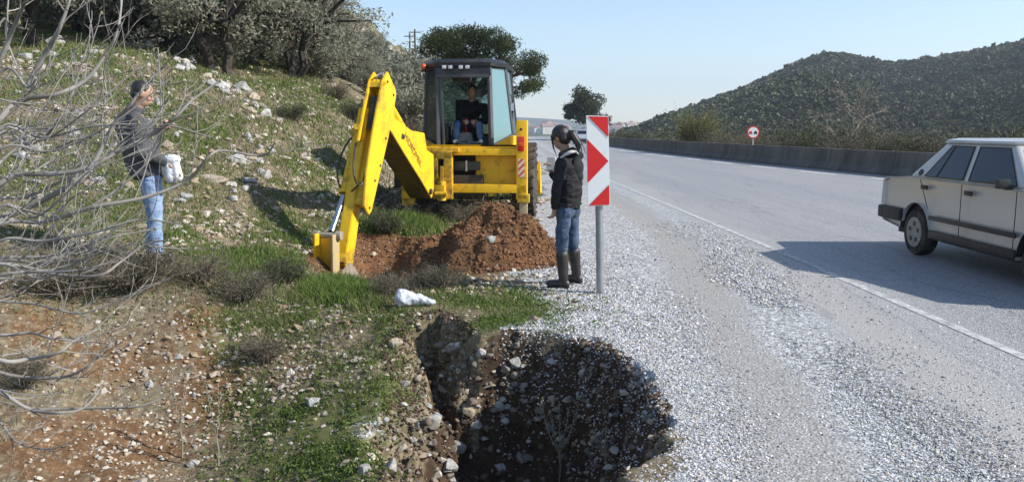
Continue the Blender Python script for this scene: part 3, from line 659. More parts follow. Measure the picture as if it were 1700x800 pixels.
for px, yy, s_ in ((655, 40, 2.4), (672, 46, 2.8), (692, 52, 3.2), (712, 56, 3.2), (640, 52, 2.6), (668, 62, 3.0), (700, 66, 3.4), (682, 36, 1.8)):
    x = (px - 850) / F_PX * yy; o = copy_tree(sh[3]); o.location = (x, yy, float(ground_z(np.array([x]), np.array([float(yy)]))[0]) - .1); o.scale = (s_ * 1.1, s_ * 1.1, s_); o.rotation_euler = (0, 0, px)
    tag(o, "tall grey green bush on the hillside between the arm top and the pine", "bush", "tall bushes between the arm and the pine")
# bare tree
def bare_tree():
    r = np.random.default_rng(9); root = empty("bare_tree"); m = MB()
    def grow(p, d, L, rad, dep):
        q = p + d * L; limb(m, p, q, rad, rad * .6, r, 3, .15)
        if dep == 0: return
        for k in range(r.integers(3, 5)):
            t_ = r.uniform(.35, 1); nd = d * .7 + r.normal(size=3) * .45; nd[2] = abs(nd[2]) * .7 + .25; nd /= np.linalg.norm(nd); grow(p + (q - p) * t_, nd, L * r.uniform(.55, .75), rad * .5, dep - 1)
    grow(np.array([0, 0, -.3]), np.array([.03, 0, 1.0]), 1.9, .075, 4); m.build("branches", simple("pale_bark", (.36, .31, .24), (.26, .22, .17), 5, .9, .1), root); return root
bt = bare_tree(); x = (1405 - 850) / F_PX * 36; bt.location = (x, 36, float(ground_z(np.array([x]), np.array([36.]))[0])); bt.scale = (1, 1, .92); tag(bt, "leafless pale bare tree rising behind the barrier between the round sign and the car", "tree")
# ------------------------------------------------------------------ rocks
def rock_mesh(seed, sub=3, cuts=16, flat=(1, .8, .62)):
    r = np.random.default_rng(seed); bm = bmesh.new(); bmesh.ops.create_icosphere(bm, subdivisions=sub, radius=1)
    Vv = np.array([v.co[:] for v in bm.verts])
    for _ in range(cuts):
        n = r.normal(size=3); n /= np.linalg.norm(n); d = r.uniform(.42, .82); s = Vv @ n; Vv = Vv - np.maximum(s - d, 0)[:, None] * n
    Vv = Vv * np.array(flat); nz = fbm(Vv[:, 0] * 2.2 + seed, Vv[:, 1] * 2.2, 4, seed, z=Vv[:, 2] * 2.2); Vv = Vv * (1 + .10 * nz)[:, None]
    for v, c in zip(bm.verts, Vv): v.co = c
    me = bpy.data.meshes.new("rock"); bm.to_mesh(me); bm.free()
    for p in me.polygons: p.use_smooth = True
    me.set_sharp_from_angle(angle=R(13)); return me
def rock_mat(name, a, b, c):
    t = NT(name); co = t.coord(True); ri = t.n("ObjectInfo").outputs[5]
    sh_ = t.n("VectorMath", operation='ADD'); t.put(co, sh_.inputs[0]); t.put(t.n("CombineXYZ", i_0=t.math('MULTIPLY', ri, 37.0)), sh_.inputs[1]); co = sh_.outputs[0]
    k = t.mix(ri, a, b); k = t.mix(t.ramp(t.noise(2.2, 8, .75, co), [(.42, (0, 0, 0)), (.62, (1, 1, 1))]), k, c)
    k = t.mix(t.ramp(t.noise(7, 6, .8, co), [(.56, (0, 0, 0)), (.66, (.8, .8, .8))]), k, (.13, .105, .07))
    t.bump(t.noise(5, 8, .75, co), .55, .06); return t.fin(k, .9, .15)
M_ROCK = rock_mat("limestone", (.42, .36, .27), (.55, .51, .44), (.33, .245, .16))
M_ROCKG = rock_mat("grey_limestone", (.40, .40, .39), (.58, .57, .54), (.27, .25, .22))
RK = [rock_mesh(100 + i, flat=[(1, .8, .6), (1, .65, .5), (.9, .85, .75), (1.15, .6, .42)][i % 4]) for i in range(8)]
for i, me in enumerate(RK): me.materials.append(M_ROCK if i % 2 else M_ROCKG)
_rk = {}
def put_rock(P_, size, k, rot, label, group=None, sc=None, name="rock", sink=.25):
    o = bpy.data.objects.new(name, RK[k % 8]); COL.objects.link(o); o.scale = tuple(np.array(sc or (1, 1, 1)) * size)
    o.location = (P_[0], P_[1], P_[2] + size * (.35 - sink)); o.rotation_euler = rot; tag(o, label, "rock", group); return o
rr_ = random.Random(12)
def rocks_at(pxpy, sizes, label, group, sink=.25):
    P_ = hit([p[0] for p in pxpy], [p[1] for p in pxpy])
    for q, s_ in zip(P_, sizes):
        if np.isnan(q[0]): continue
        put_rock(q, s_ / F_PX * q[1] * .5, rr_.randrange(8), (rr_.uniform(-.4, .4), rr_.uniform(-.4, .4), rr_.uniform(0, 6.3)), label, group, sink=sink)
# rocks that can be told apart
SPR = [
    (655, 572, 46, 3, (.62, 1.0, 1.0), (1.1, .25, .5), "long pale upright stone slab on the grassy edge left of the pit"),
    (855, 603, 34, 2, (1, .8, .85), (.2, .3, .4), "cream and orange rounded rock high in the far wall of the pit"),
    (810, 643, 40, 3, (1, .8, .7), (.1, .25, 2.9), "flat cream sunlit rock in the pit wall below the rounded orange rock"),
    (775, 680, 50, 1, (.6, 1.1, .9), (.6, .3, .4), "long white slanting rock in the left side of the pit"),
    (632, 526, 26, 3, (1, .8, .8), (0, .1, 3.0), "small squared pale rock lying in grass beside the white plastic bag"),
    (915, 601, 26, 2, (1, 1, .7), (0, 0, .2), "grey squared rock under the grassy lip at the top of the pit"),
    (402, 148, 36, 2, (1.1, .9, .8), (0, .1, .4), "large tan boulder at the bend of the tumbled stone line below the olive trunk"),
    (356, 124, 22, 4, (.7, .8, 1.2), (0, .2, .1), "pale upright rock just left of the large tan boulder"),
    (197, 66, 30, 0, (1.1, .9, .8), (0, 0, .4), "whitish boulder behind the fig branches near the top of the slope"),
    (226, 57, 26, 5, (.9, .9, .9), (0, 0, 1.4), "tan boulder touching the whitish boulder near the top of the slope"),
    (122, 224, 36, 2, (1, .9, .9), (.2, 0, .7), "round cream rock on the slope left of the standing man"),
    (38, 262, 52, 0, (1, .8, .9), (.1, .2, .3), "bright white boulder at the far left behind the fig branches"),
    (163, 302, 34, 4, (1, .8, .9), (.2, 0, .3), "grey white rock low behind the branches left of the man's waist"),
    (190, 245, 30, 6, (.9, .9, 1.1), (.2, .1, .9), "white rock directly behind the man's back"),
    (430, 306, 32, 3, (.7, .8, 1.2), (.9, .1, .2), "pale rock standing at the lower end of the tumbled stone line"),
    (545, 357, 34, 0, (1.2, .7, .6), (0, .1, .9), "pale rock on the slope just left of the bucket cylinder rod"),
    (606, 782, 50, 6, (.9, .8, 1.2), (.3, .2, .4), "pointed tan rock at the bottom edge left of the pit"),
    (648, 778, 44, 2, (.8, .7, 1.1), (.3, .1, 1.4), "blocky tan rock at the bottom edge nearest the pit"),
    (323, 769, 34, 4, (1, .8, .8), (.2, .2, 1.2), "angular grey white rock at the bottom of the red earth bank"),
    (418, 604, 24, 0, (1.1, .8, .7), (0, 0, .2), "greenish white flat rock at the top of the stony bank"),
    (491, 628, 22, 6, (.7, .8, 1), (.2, .1, .2), "small white rock on the grassy mound left of the slab"),
    (249, 638, 24, 2, (1, 1, .9), (.2, 0, .2), "round tan stone in the middle of the red earth bank"),
    (522, 670, 40, 4, (.8, 1, 1), (.5, .2, .2), "rough tan earth-stained rock in the middle of the grassy mound"),
    (352, 300, 62, 5, (1.1, .8, .7), (.3, .2, .2), "broad grey brown outcrop rock low on the slope right of the man's white sack"),
    (395, 268, 44, 2, (1.2, .8, .7), (.2, .1, .7), "flat pale ledge rock above the broad outcrop at the foot of the stone line"),
    (300, 335, 36, 0, (1, .8, .7), (.1, .2, 1.7), "tan rock lying on the grass below the man's elbow"),
    (96, 75, 46, 2, (1.1, .8, .8), (.1, .1, .3), "grey boulder near the dark tree at the top left"),
    (70, 330, 44, 3, (1, .9, .9), (.3, .2, .3), "pale rock low on the slope at the far left below the bright white boulder"),
    (468, 262, 26, 1, (1.2, .7, .6), (.1, .2, .5), "flat pale rock on open slope right of the stone line"),
    (816, 400, 24, 6, (.8, .8, .8), (.2, .2, .3), None)]
SPR = [a for a in SPR if a[-1]]; SPH = hit([a[0] for a in SPR], [a[1] for a in SPR])
for q, (px, py, s_, k, sc, rot, lab) in zip(SPH, SPR):
    if not np.isnan(q[0]): put_rock(q, s_ / F_PX * q[1] * .5, k, rot, lab, None, sc)
# the tumbled line of stones
line = [(235, 75), (275, 95), (320, 108), (360, 130), (400, 158), (420, 190), (428, 225), (432, 265), (428, 300), (395, 320)]
pts, sz = [], []
for i in range(76):
    t_ = rr_.random() * (len(line) - 1); k = int(t_); f = t_ - k; w = 15 + 18 * (t_ / len(line))
    pts.append((line[k][0] * (1 - f) + line[k + 1][0] * f + rr_.gauss(0, w * .6), line[k][1] * (1 - f) + line[k + 1][1] * f + rr_.gauss(0, w * .4))); sz.append(rr_.uniform(12, 32) * (1 + .5 * (rr_.random() < .2)))
rocks_at(pts, sz, "pale rock in the tumbled line of stones running down the grassy slope", "tumbled line of stones on the slope", .2)
# left slope
pts = [(rr_.uniform(0, 330), 60 + (rr_.random() ** .8) * 330) for _ in range(66)]
rocks_at(pts, [rr_.uniform(12, 40) for _ in pts], "pale rock scattered on the grassy slope behind the fig branches", "rocks on the slope behind the branches")
pts = [(rr_.uniform(440, 640), rr_.uniform(140, 350)) for _ in range(24)]
rocks_at(pts, [rr_.uniform(7, 17) for _ in pts], "small pale rock on the slope between the stone line and the yellow arm", "small rocks on the slope beside the arm", .3)
pts = [(rr_.uniform(690, 1080), rr_.uniform(565, 800)) for _ in range(42)]
rocks_at(pts, [rr_.uniform(12, 40) ** 1.0 * (1 if rr_.random() < .35 else .6) for _ in pts], "small rock set in the dark earth wall of the pit", "rocks in the pit walls", .3)
pts = [(rr_.uniform(180, 440), rr_.uniform(520, 800)) for _ in range(24)] + [(rr_.uniform(440, 700), rr_.uniform(540, 800)) for _ in range(20)]
rocks_at(pts, [rr_.uniform(7, 22) for _ in pts], "small tan stone in the stony bank at the lower left of the pit", "stones in the earth bank", .35)
pts = [(710, 610), (735, 650), (752, 612), (722, 700), (760, 745), (790, 710), (700, 760), (830, 680), (800, 590), (745, 780)]
rocks_at(pts, [34, 28, 24, 40, 44, 30, 36, 34, 26, 40], "large pale angular rock tumbled down the left side of the pit", "large rocks on the left side of the pit", .05)
pts = [(590, 600), (560, 640), (672, 640), (640, 700), (668, 745), (575, 770), (520, 610), (680, 700)]
rocks_at(pts, [26, 20, 30, 26, 34, 30, 18, 26], "cream angular rock on the grassy rim left of the pit", "rocks on the left rim of the pit", .1)
# bare crag rocks on the far crest
pts = []
for i in range(26):
    f = rr_.random(); px = 535 + 140 * f; pts.append((px, np.interp(px, [535, 560, 605, 640, 668], [12, 24, 56, 80, 92]) + abs(rr_.gauss(0, 1)) * 12))
rocks_at(pts, [rr_.uniform(16, 44) for _ in pts], "grey crag rock on the rocky crest against the sky", "crag rocks on the skyline crest", .3)

# ------------------------------------------------------------------ loose small stones, gravel, grass
def sample(n, ulo, uhi, ylo, yhi, r):
    """points of the ground spread so that near ground gets more of them than far ground"""
    Yy = ylo * (yhi / ylo) ** r.random(n); u = r.uniform(ulo, uhi, n); X = u * Yy; Z = ground_z(X, Yy); return X, Yy, Z
def chips(name, X, Yy, Z, size, cols, mat, seed, squash=.6, lift=.25):
    r = np.random.default_rng(seed); T = []
    for k in range(5):
        v = np.array([(1, 0, 0), (-1, 0, 0), (0, 1, 0), (0, -1, 0), (0, 0, 1), (0, 0, -1), (.6, .6, .5), (-.6, .5, -.5)]) * r.uniform(.75, 1.2, (8, 1)) + r.normal(0, .12, (8, 3))
        me = bmesh.new(); [me.verts.new(c) for c in v]; bmesh.ops.convex_hull(me, input=me.verts); bmesh.ops.triangulate(me, faces=me.faces); me.verts.index_update()
        T.append((np.array([q.co[:] for q in me.verts]), np.array([[w.index for w in f.verts] for f in me.faces]))); me.free()
    n = len(X); kk = r.integers(0, 5, n); VV, FF, CC, off_ = [], [], [], 0
    ang = r.uniform(0, 6.28, n); til = r.normal(0, .4, n)
    for k in range(5):
        i = np.where(kk == k)[0]; tv, tf = T[k]; s = size[i][:, None, None] * np.array([1, 1, squash]); v = tv[None] * s
        c_, s_ = np.cos(til[i])[:, None], np.sin(til[i])[:, None]; y = v[..., 1] * c_ - v[..., 2] * s_; z = v[..., 1] * s_ + v[..., 2] * c_; x = v[..., 0]
        c_, s_ = np.cos(ang[i])[:, None], np.sin(ang[i])[:, None]; v = np.stack([x * c_ - y * s_, x * s_ + y * c_, z], -1) + np.stack([X[i], Yy[i], Z[i] + size[i] * lift], 1)[:, None, :]
        VV.append(v.reshape(-1, 3)); FF.append((tf[None] + (np.arange(len(i)) * len(tv))[:, None, None]).reshape(-1, 3) + off_); CC.append(np.repeat(cols[i], len(tv), 0)); off_ += len(i) * len(tv)
    return tag(link(name, np_mesh(name, np.vstack(VV), np.vstack(FF), False, cols=np.vstack(CC)), mat), kind="stuff")
M_CHIP = attr_mat("stone_chips", (1, 1, 1), .9, .15, bump=.5, bscale=90)
def gravel():
    r = np.random.default_rng(21); X, Yy, Z = sample(420000, -.3, .75, 2.9, 14, r)
    m = masks(X, Yy, Z); s = sdpoly(X, Yy, PIT)
    band = fbm(X * 1.25 * 1.1, Yy * .45, 4, 91); bx = X - .13 * np.minimum(Yy, 12) + .4 * fbm(X * 1.7, Yy * .7, 4, 92)
    edge = np.exp(-(np.clip(-s, 0, 9) / .42) ** 2) * (Yy < 6.6) * (X > .2) + np.exp(-((Yy - 6.9) / .9) ** 2) * np.exp(-((X - 1.0) / .45) ** 2) + np.exp(-((Yy - 8.4) / 1.4) ** 2) * np.exp(-((X - .6) / .5) ** 2) * .7
    bandg = np.exp(-((bx - 1.45) / .26) ** 2) * .75 + .035 + .15 * np.exp(-((bx - .35) / .2) ** 2)
    den = np.clip(edge * 1.3 * (1 - .75 * np.exp(-((bx - .88) / .22) ** 2)) + bandg * sstep(-.35, .25, band), 0, 1) * m['gr'] * sstep(4.0, 2.6, X)
    den = np.maximum(den, .75 * (s > -.1) * (X > -.1) * (Yy > 4.2) * sstep(.42, .0, s + .2 * band))
    k = r.random(len(X)) < den; X, Yy, Z = X[k], Yy[k], Z[k]; n = len(X)
    Z = np.maximum(Z, np.where(X > 2.1, .006, -9)); g = np.clip(r.normal(.45, .15, n), .14, .80); col = g[:, None] * np.array([1.0, 1.0, 1.0]); wm = r.random(n) < .15; col[wm] *= np.array([1.05, .92, .75])
    chips("gravel_chippings", X, Yy, Z, r.uniform(.0045, .0105, n) * (1 + .5 * (r.random(n) < .08)) * np.clip(Yy / 6, .8, 1.5), col, M_CHIP, 22)
    # stones lying about on the earth
    X, Yy, Z = sample(60000, -.72, .12, 3.2, 26, r); m = masks(X, Yy, Z); nz = fbm(X * 1.1, Yy * 1.1, 4, 93)
    den = (.05 + 1.1 * sstep(.05, .5, nz) + .65 * m['red'] * sstep(-.5, .1, nz) * (X > -3.2)) * (1 - .6 * m['green']); den = np.where(sdpoly(X, Yy, TRENCH) > -.1, .1, den)
    k = (r.random(len(X)) < den * .55) & (X < lerp1(Yy, GX) + .3); X, Yy, Z = X[k], Yy[k], Z[k]; n = len(X)
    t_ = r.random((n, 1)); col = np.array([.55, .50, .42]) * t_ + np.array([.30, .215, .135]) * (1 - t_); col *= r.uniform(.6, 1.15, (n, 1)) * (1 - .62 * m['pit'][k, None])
    chips("loose_stones", X, Yy, Z, r.uniform(.008, .024, n) * (1 + 1.2 * r.random(n) ** 6) * np.clip(Yy / 6, .8, 2.6), col, M_CHIP, 24)
def stones():
    r = np.random.default_rng(61); n = 2300; px = np.r_[r.uniform(-120, 460, 700), r.uniform(430, 700, 450), r.uniform(150, 700, 750), r.uniform(690, 1090, 400)]; py = np.r_[60 + 350 * r.random(700) ** .8, r.uniform(140, 360, 450), r.uniform(500, 860, 750), r.uniform(570, 860, 400)]
    P_ = hit(px, py); k = ~np.isnan(P_[:, 0]); k &= ~((sdpoly(P_[:, 0], P_[:, 1], TRENCH) > -.1)); P_ = P_[k]; s = r.uniform(2.2, 6, len(P_)) * (1 + .8 * (sdpoly(P_[:, 0], P_[:, 1], PIT) > 0)) / F_PX * P_[:, 1] * (1 + .5 * r.random(len(P_)) ** 4); t_ = r.random((len(P_), 1))
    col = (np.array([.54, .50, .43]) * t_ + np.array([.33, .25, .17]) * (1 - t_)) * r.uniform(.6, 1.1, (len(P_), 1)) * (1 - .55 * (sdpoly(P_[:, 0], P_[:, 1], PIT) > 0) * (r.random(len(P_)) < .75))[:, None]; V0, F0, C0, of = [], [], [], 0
    for j in range(6):
        me = rock_mesh(300 + j, 2, 8); tv = np.array([v.co[:] for v in me.vertices]); tf = np.array([p.vertices[:] for p in me.polygons]); i = np.where(np.arange(len(P_)) % 6 == j)[0]; bpy.data.meshes.remove(me)
        a = r.uniform(0, 6.28, len(i)); c_, s_ = np.cos(a)[:, None], np.sin(a)[:, None]; v = tv[None] * s[i][:, None, None] * r.uniform(.7, 1.2, (len(i), 1, 3)); v = np.stack([v[..., 0] * c_ - v[..., 1] * s_, v[..., 0] * s_ + v[..., 1] * c_, v[..., 2]], -1) + (P_[i] + np.c_[0 * s[i], 0 * s[i], s[i] * .1])[:, None]
        V0.append(v.reshape(-1, 3)); F0.append((tf[None] + (np.arange(len(i)) * len(tv))[:, None, None]).reshape(-1, 3) + of); C0.append(np.repeat(col[i], len(tv), 0)); of += len(i) * len(tv)
    tag(link("field_stones", np_mesh("field_stones", np.vstack(V0), np.vstack(F0), False, cols=np.vstack(C0)), attr_mat("field_stone", (1, 1, 1), .92, .1, bump=.7, bscale=40)), kind="stuff")
gravel(); stones()
def pit_soil():
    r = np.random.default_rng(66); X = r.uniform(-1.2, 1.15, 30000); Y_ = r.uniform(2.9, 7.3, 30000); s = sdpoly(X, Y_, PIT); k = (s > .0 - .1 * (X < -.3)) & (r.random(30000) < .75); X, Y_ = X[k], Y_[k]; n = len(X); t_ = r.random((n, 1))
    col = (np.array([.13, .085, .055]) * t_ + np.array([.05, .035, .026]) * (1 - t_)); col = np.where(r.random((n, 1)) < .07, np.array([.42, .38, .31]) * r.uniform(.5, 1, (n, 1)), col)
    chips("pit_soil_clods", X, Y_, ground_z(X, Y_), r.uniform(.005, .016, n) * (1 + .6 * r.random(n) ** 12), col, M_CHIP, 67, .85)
pit_soil()
M_GRASS = attr_mat("grass_blade", (1, 1, 1), .6, .2, .3)
def blades(name, X, Yy, Z, h, w, cols, r, lean=.45):
    n = len(X); a = r.uniform(0, 6.28, n); d = np.stack([np.cos(a), np.sin(a), 0 * a], 1); l = r.normal(0, lean, (n, 2)) * h[:, None]; tip = np.stack([l[:, 0], l[:, 1], h], 1)
    b = np.stack([X, Yy, Z - .01], 1); md = b + tip * np.array([.35, .35, .6]); W = d * w[:, None]
    Vv = np.stack([b - W, b + W, md + W * .7, md - W * .7, b + tip], 1).reshape(-1, 3); i = np.arange(n)[:, None] * 5
    F = np.concatenate([np.concatenate([i, i + 1, i + 2], 1), np.concatenate([i, i + 2, i + 3], 1), np.concatenate([i + 3, i + 2, i + 4], 1)])
    return tag(link(name, np_mesh(name, Vv, F, False, cols=np.repeat(cols, 5, 0)), M_GRASS), kind="stuff")
def grass():
    r = np.random.default_rng(31); X, Yy, Z = sample(800000, -.74, .16, 3.0, 30, r); m = masks(X, Yy, Z)
    cl = fbm(X * 5, Yy * 5, 3, 95); off_ = np.clip((Yy - 9) / 10, 0, 1)
    den = np.clip(m['green'] * 1.35, 0, 1) * sstep(-.5, .1, cl); den = np.where(Yy > 10, np.maximum(den, .55 * m['green'] + .16 * sstep(0, .4, cl)), den); den = den * (1 - m['gr'] * .93) * (X < lerp1(Yy, GX) + .25) * (1 - m['pit']) * (sdpoly(X, Yy, TRENCH) < -.08)
    k = r.random(len(X)) < den; X, Yy, Z, cl, g = X[k], Yy[k], Z[k], cl[k], m['green'][k]; n = len(X); px, py = proj(np.stack([X, Yy, Z], 1))
    lush = pmask(px, py, [(560, 490, 70, 28, 1), (440, 435, 90, 35, .6), (665, 378, 80, 16, .9), (480, 520, 60, 30, .3), (500, 470, 40, 30, .7)])
    h = r.uniform(.02, .055, n) * (1 + 2.2 * lush) * np.clip(Yy / 7, .8, 2.2); t_ = r.random((n, 1)); dry = (r.random((n, 1)) < (.10 + .22 * (1 - g[:, None])) * (1 - .8 * lush[:, None]))
    col = np.array([.075, .125, .020]) * t_ + np.array([.17, .235, .055]) * (1 - t_); col = np.where(dry, np.array([.30, .26, .15]) * r.uniform(.6, 1, (n, 1)), col)
    blades("grass", X, Yy, Z, h, r.uniform(.0022, .0045, n) * np.clip(Yy / 6, .8, 3.2), col, r)
    # flat leafy weeds on the mounds
    X, Yy, Z = sample(210000, -.72, .14, 3.4, 12, r); m = masks(X, Yy, Z); cl = fbm(X * 7, Yy * 7, 3, 96); den = m['green'] * sstep(-.35, .1, cl) * 1.2 * (1 - m['gr'] * .6) * (1 - .8 * m['pit'])
    k = r.random(len(X)) < den * .9; P_ = np.stack([X[k], Yy[k], Z[k] + r.uniform(0, .03, k.sum())], 1); Vv, F = leaf_quads(P_, .013, .6, r); n = len(P_); t_ = r.random((n, 1))
    tag(link("leafy_weeds", np_mesh("leafy_weeds", Vv, F, cols=np.repeat(np.array([.06, .10, .018]) * t_ + np.array([.15, .20, .05]) * (1 - t_), 4, 0)), M_GRASS), kind="stuff")
    # dry grass and thin dead stems
    X, Yy, Z = sample(150000, -.74, .1, 3.4, 30, r); px, py = proj(np.stack([X, Yy, Z], 1)); m = masks(X, Yy, Z)
    L = [(350, 480, 150, 40, 1), (200, 470, 150, 35, 1), (650, 480, 90, 25, .9), (480, 590, 70, 60, .6), (440, 520, 80, 50, .6), (60, 450, 90, 40, .8), (560, 560, 70, 40, .5), (700, 350, 90, 20, .8), (560, 170, 110, 50, .35), (300, 250, 200, 150, .22), (640, 230, 40, 90, .5), (430, 390, 40, 60, .3), (30, 700, 60, 60, .5), (470, 740, 60, 60, .3), (660, 430, 40, 35, .6)]
    k = r.random(len(X)) < pmask(px, py, L) * (1 - m['gr']) * .75; X, Yy, Z = X[k], Yy[k], Z[k]; n = len(X); t_ = r.random((n, 1))
    col = (np.array([.30, .25, .17]) * t_ + np.array([.12, .10, .075]) * (1 - t_)) * r.uniform(.7, 1.1, (n, 1))
    blades("dry_grass", X, Yy, Z, r.uniform(.04, .17, n) * np.clip(Yy / 9, .7, 1.8), r.uniform(.0016, .003, n) * np.clip(Yy / 6, .8, 3), col, r, .75)
grass()
# ------------------------------------------------------------------ mound of dug-out soil
def mound():
    c0 = np.array([-.25, 10.25]); n = 190; xs = np.linspace(-1.65, 1.55, n); X, Yy = np.meshgrid(xs + c0[0], np.linspace(-1.5, 1.5, n) + c0[1])
    u = (X - c0[0]); v = (Yy - c0[1]); d = np.sqrt((u / np.where(u < 0, 1.35, .95)) ** 2 + (v / 1.15) ** 2)
    h = .56 * np.clip(1 - d, 0, 1) ** .85; h += .22 * np.exp(-((u + .95) / .45) ** 2 - ((v + .25) / .45) ** 2) + .14 * np.exp(-((u - .5) / .2) ** 2 - ((v + .45) / .2) ** 2) + .10 * np.exp(-((u - .12) / .3) ** 2 - ((v + .1) / .35) ** 2)
    k = sstep(0, .35, 1 - d)
    rg = 1 - np.abs(fbm(X * 2.4, Yy * 2.4, 4, 101)) * 2; h = h + k * (.11 * rg + .12 * fbm(X * 3.4, Yy * 3.4, 3, 104) + .08 * fbm(X * 6, Yy * 5, 4, 102) + .035 * fbm(X * 13, Yy * 13, 3, 103)) - .09 * sstep(.82, 1.05, d)
    base = ground_z(X, Yy); base = np.where(sdpoly(X, Yy, TRENCH) > -.4, np.maximum(base, -.30), base); Z = base + h
    i = np.arange(n * n).reshape(n, n); F = np.stack([i[:-1, :-1], i[:-1, 1:], i[1:, 1:], i[1:, :-1]], -1).reshape(-1, 4)
    keep = (d < 1.04).ravel()[F].all(1)
    t = NT("red_brown_soil"); co = t.coord(False); c = t.mix(t.ramp(t.noise(4.5, 8, .75, co), [(.35, (0, 0, 0)), (.65, (1, 1, 1))]), (.24, .125, .06), (.125, .064, .033)); c = t.mix(t.ramp(t.noise(23, 6, .75, co), [(.5, (0, 0, 0)), (.66, (1, 1, 1))]), c, (.29, .175, .10))
    c = t.mix(t.ramp(t.noise(50, 4, .75, co), [(.3, (1, 1, 1)), (.42, (0, 0, 0))]), c, (.07, .035, .018)); t.bump(t.noise(22, 8, .8, co), 1.0, .05); M = t.fin(c, .97, .08)
    o = link("soil_mound", np_mesh("soil_mound", np.stack([X, Yy, Z], -1).reshape(-1, 3), F[keep], True), M); tag(o, "heap of freshly dug red brown soil beside the trench in front of the backhoe", "soil heap")
    r = np.random.default_rng(33); m_ = 9000; a = r.uniform(0, 6.28, m_); f = r.random(m_) ** .55 * 1.12; x = c0[0] + np.cos(a) * f * np.where(np.cos(a) < 0, 1.3, .95); y = c0[1] + np.sin(a) * f * 1.1
    fx = np.clip(((x - xs[0] - c0[0]) / (xs[-1] - xs[0]) * (n - 1)).astype(int), 0, n - 1); fy = np.clip(((y - c0[1] + 1.5) / 3 * (n - 1)).astype(int), 0, n - 1); z = np.where(f < 1, Z[fy, fx], ground_z(x, y)); z = np.maximum(z, ground_z(x, y))
    t_ = r.random((m_, 1)); col = np.array([.225, .118, .060]) * t_ + np.array([.115, .058, .031]) * (1 - t_)
    chips("soil_clods", x, y, z, r.uniform(.006, .022, m_) * (1 + 1.6 * r.random(m_) ** 10), col, M_CHIP, 34, .85)
    # clods on the trench wall
    X2 = r.uniform(-2.6, -.3, 4200); Y2 = r.uniform(8.9, 11.6, 4200); k = sdpoly(X2, Y2, TRENCH) > -.12; X2, Y2 = X2[k], Y2[k]; t_ = r.random((len(X2), 1)); col = np.array([.225, .118, .060]) * t_ + np.array([.115, .058, .031]) * (1 - t_)
    chips("trench_clods", X2, Y2, ground_z(X2, Y2), r.uniform(.008, .024, len(X2)), col, M_CHIP, 35, .85)
    for px, py, s_, k, lab in ((817, 398, 30, 4, "pale chalky lump with pinkish face in the front of the soil heap"), (825, 441, 9, 0, "tiny white stone low in the front of the soil heap")):
        dq = ray(px, py); best = None
        for t0 in np.arange(8.5, 12, .01):
            p = CAM + dq * t0; ix = int(round((p[0] - c0[0] - xs[0]) / (xs[-1] - xs[0]) * (n - 1))); iy = int(round((p[1] - c0[1] + 1.5) / 3 * (n - 1)))
            if 0 <= ix < n and 0 <= iy < n and p[2] < Z[iy, ix]: best = p; break
        if best is not None: put_rock(best, s_ / F_PX * best[1] * .5, k, (1.0, .2, .4), lab, None, (.8, .8, 1.0), sink=.35)
mound()
# ------------------------------------------------------------------ dead plants
def weed(px, py, H, n, seed, label, mat, lean=.25, name="dry_weed", spur=True):
    q = hit(px, py)[0]
    if np.isnan(q[0]): q = gp(px, py, -1.0)
    r = np.random.default_rng(seed); root = empty(name, q.tolist()); tag(root, label, "plant"); m = MB(); top = np.array([-.0, 0, H * .35]); m.tube([(0, 0, -.05), (.01, 0, H * .2), tuple(top)], [.007, .006, .005], 5); s2 = MB()
    for i in range(n):
        a = (i / max(n - 1, 1) - .5) * 2 * lean; e_ = top + np.array([a * H, r.normal() * .05 * H, H * r.uniform(.5, .68)]); md_ = top + np.array([a * H * .75, 0, H * .28])
        P_ = [top * (1 - t_) ** 2 + 2 * md_ * t_ * (1 - t_) + e_ * t_ * t_ for t_ in np.linspace(0, 1, 14)]; m.tube([tuple(p) for p in P_], [.005 - .003 * k / 13 for k in range(14)], 5)
        if spur:
            for p in P_[2:]:
                for _ in range(3):
                    o_ = r.normal(size=3) * .013; s2.ball(tuple(p + o_), .006, 5)
    m.build("stem", mat, root)
    if spur: tag(s2.build("seed_heads", mat, root), kind="stuff")
    else: s2.bm.free()
    return root
M_DRY = simple("dry_stem", (.30, .27, .20), (.20, .17, .12), 9, .9, .1)
weed(928, 800, .62, 5, 1, "tall dry branching weed with rough seed stems standing in the pit", M_DRY, .22)
weed(1005, 790, .34, 3, 2, "short thin dry stalks at the dark bottom right of the pit", M_DRY, .2)
for k, (px, py, h, lab) in enumerate(((302, 760, .62, "thin dry upright stalk on the earth bank left of its neighbour stalk"), (362, 775, .62, "thin dry upright stalk on the earth bank nearest the green mound"))): weed(px, py, h, 2, 7 + k, lab, M_DRY, .06)
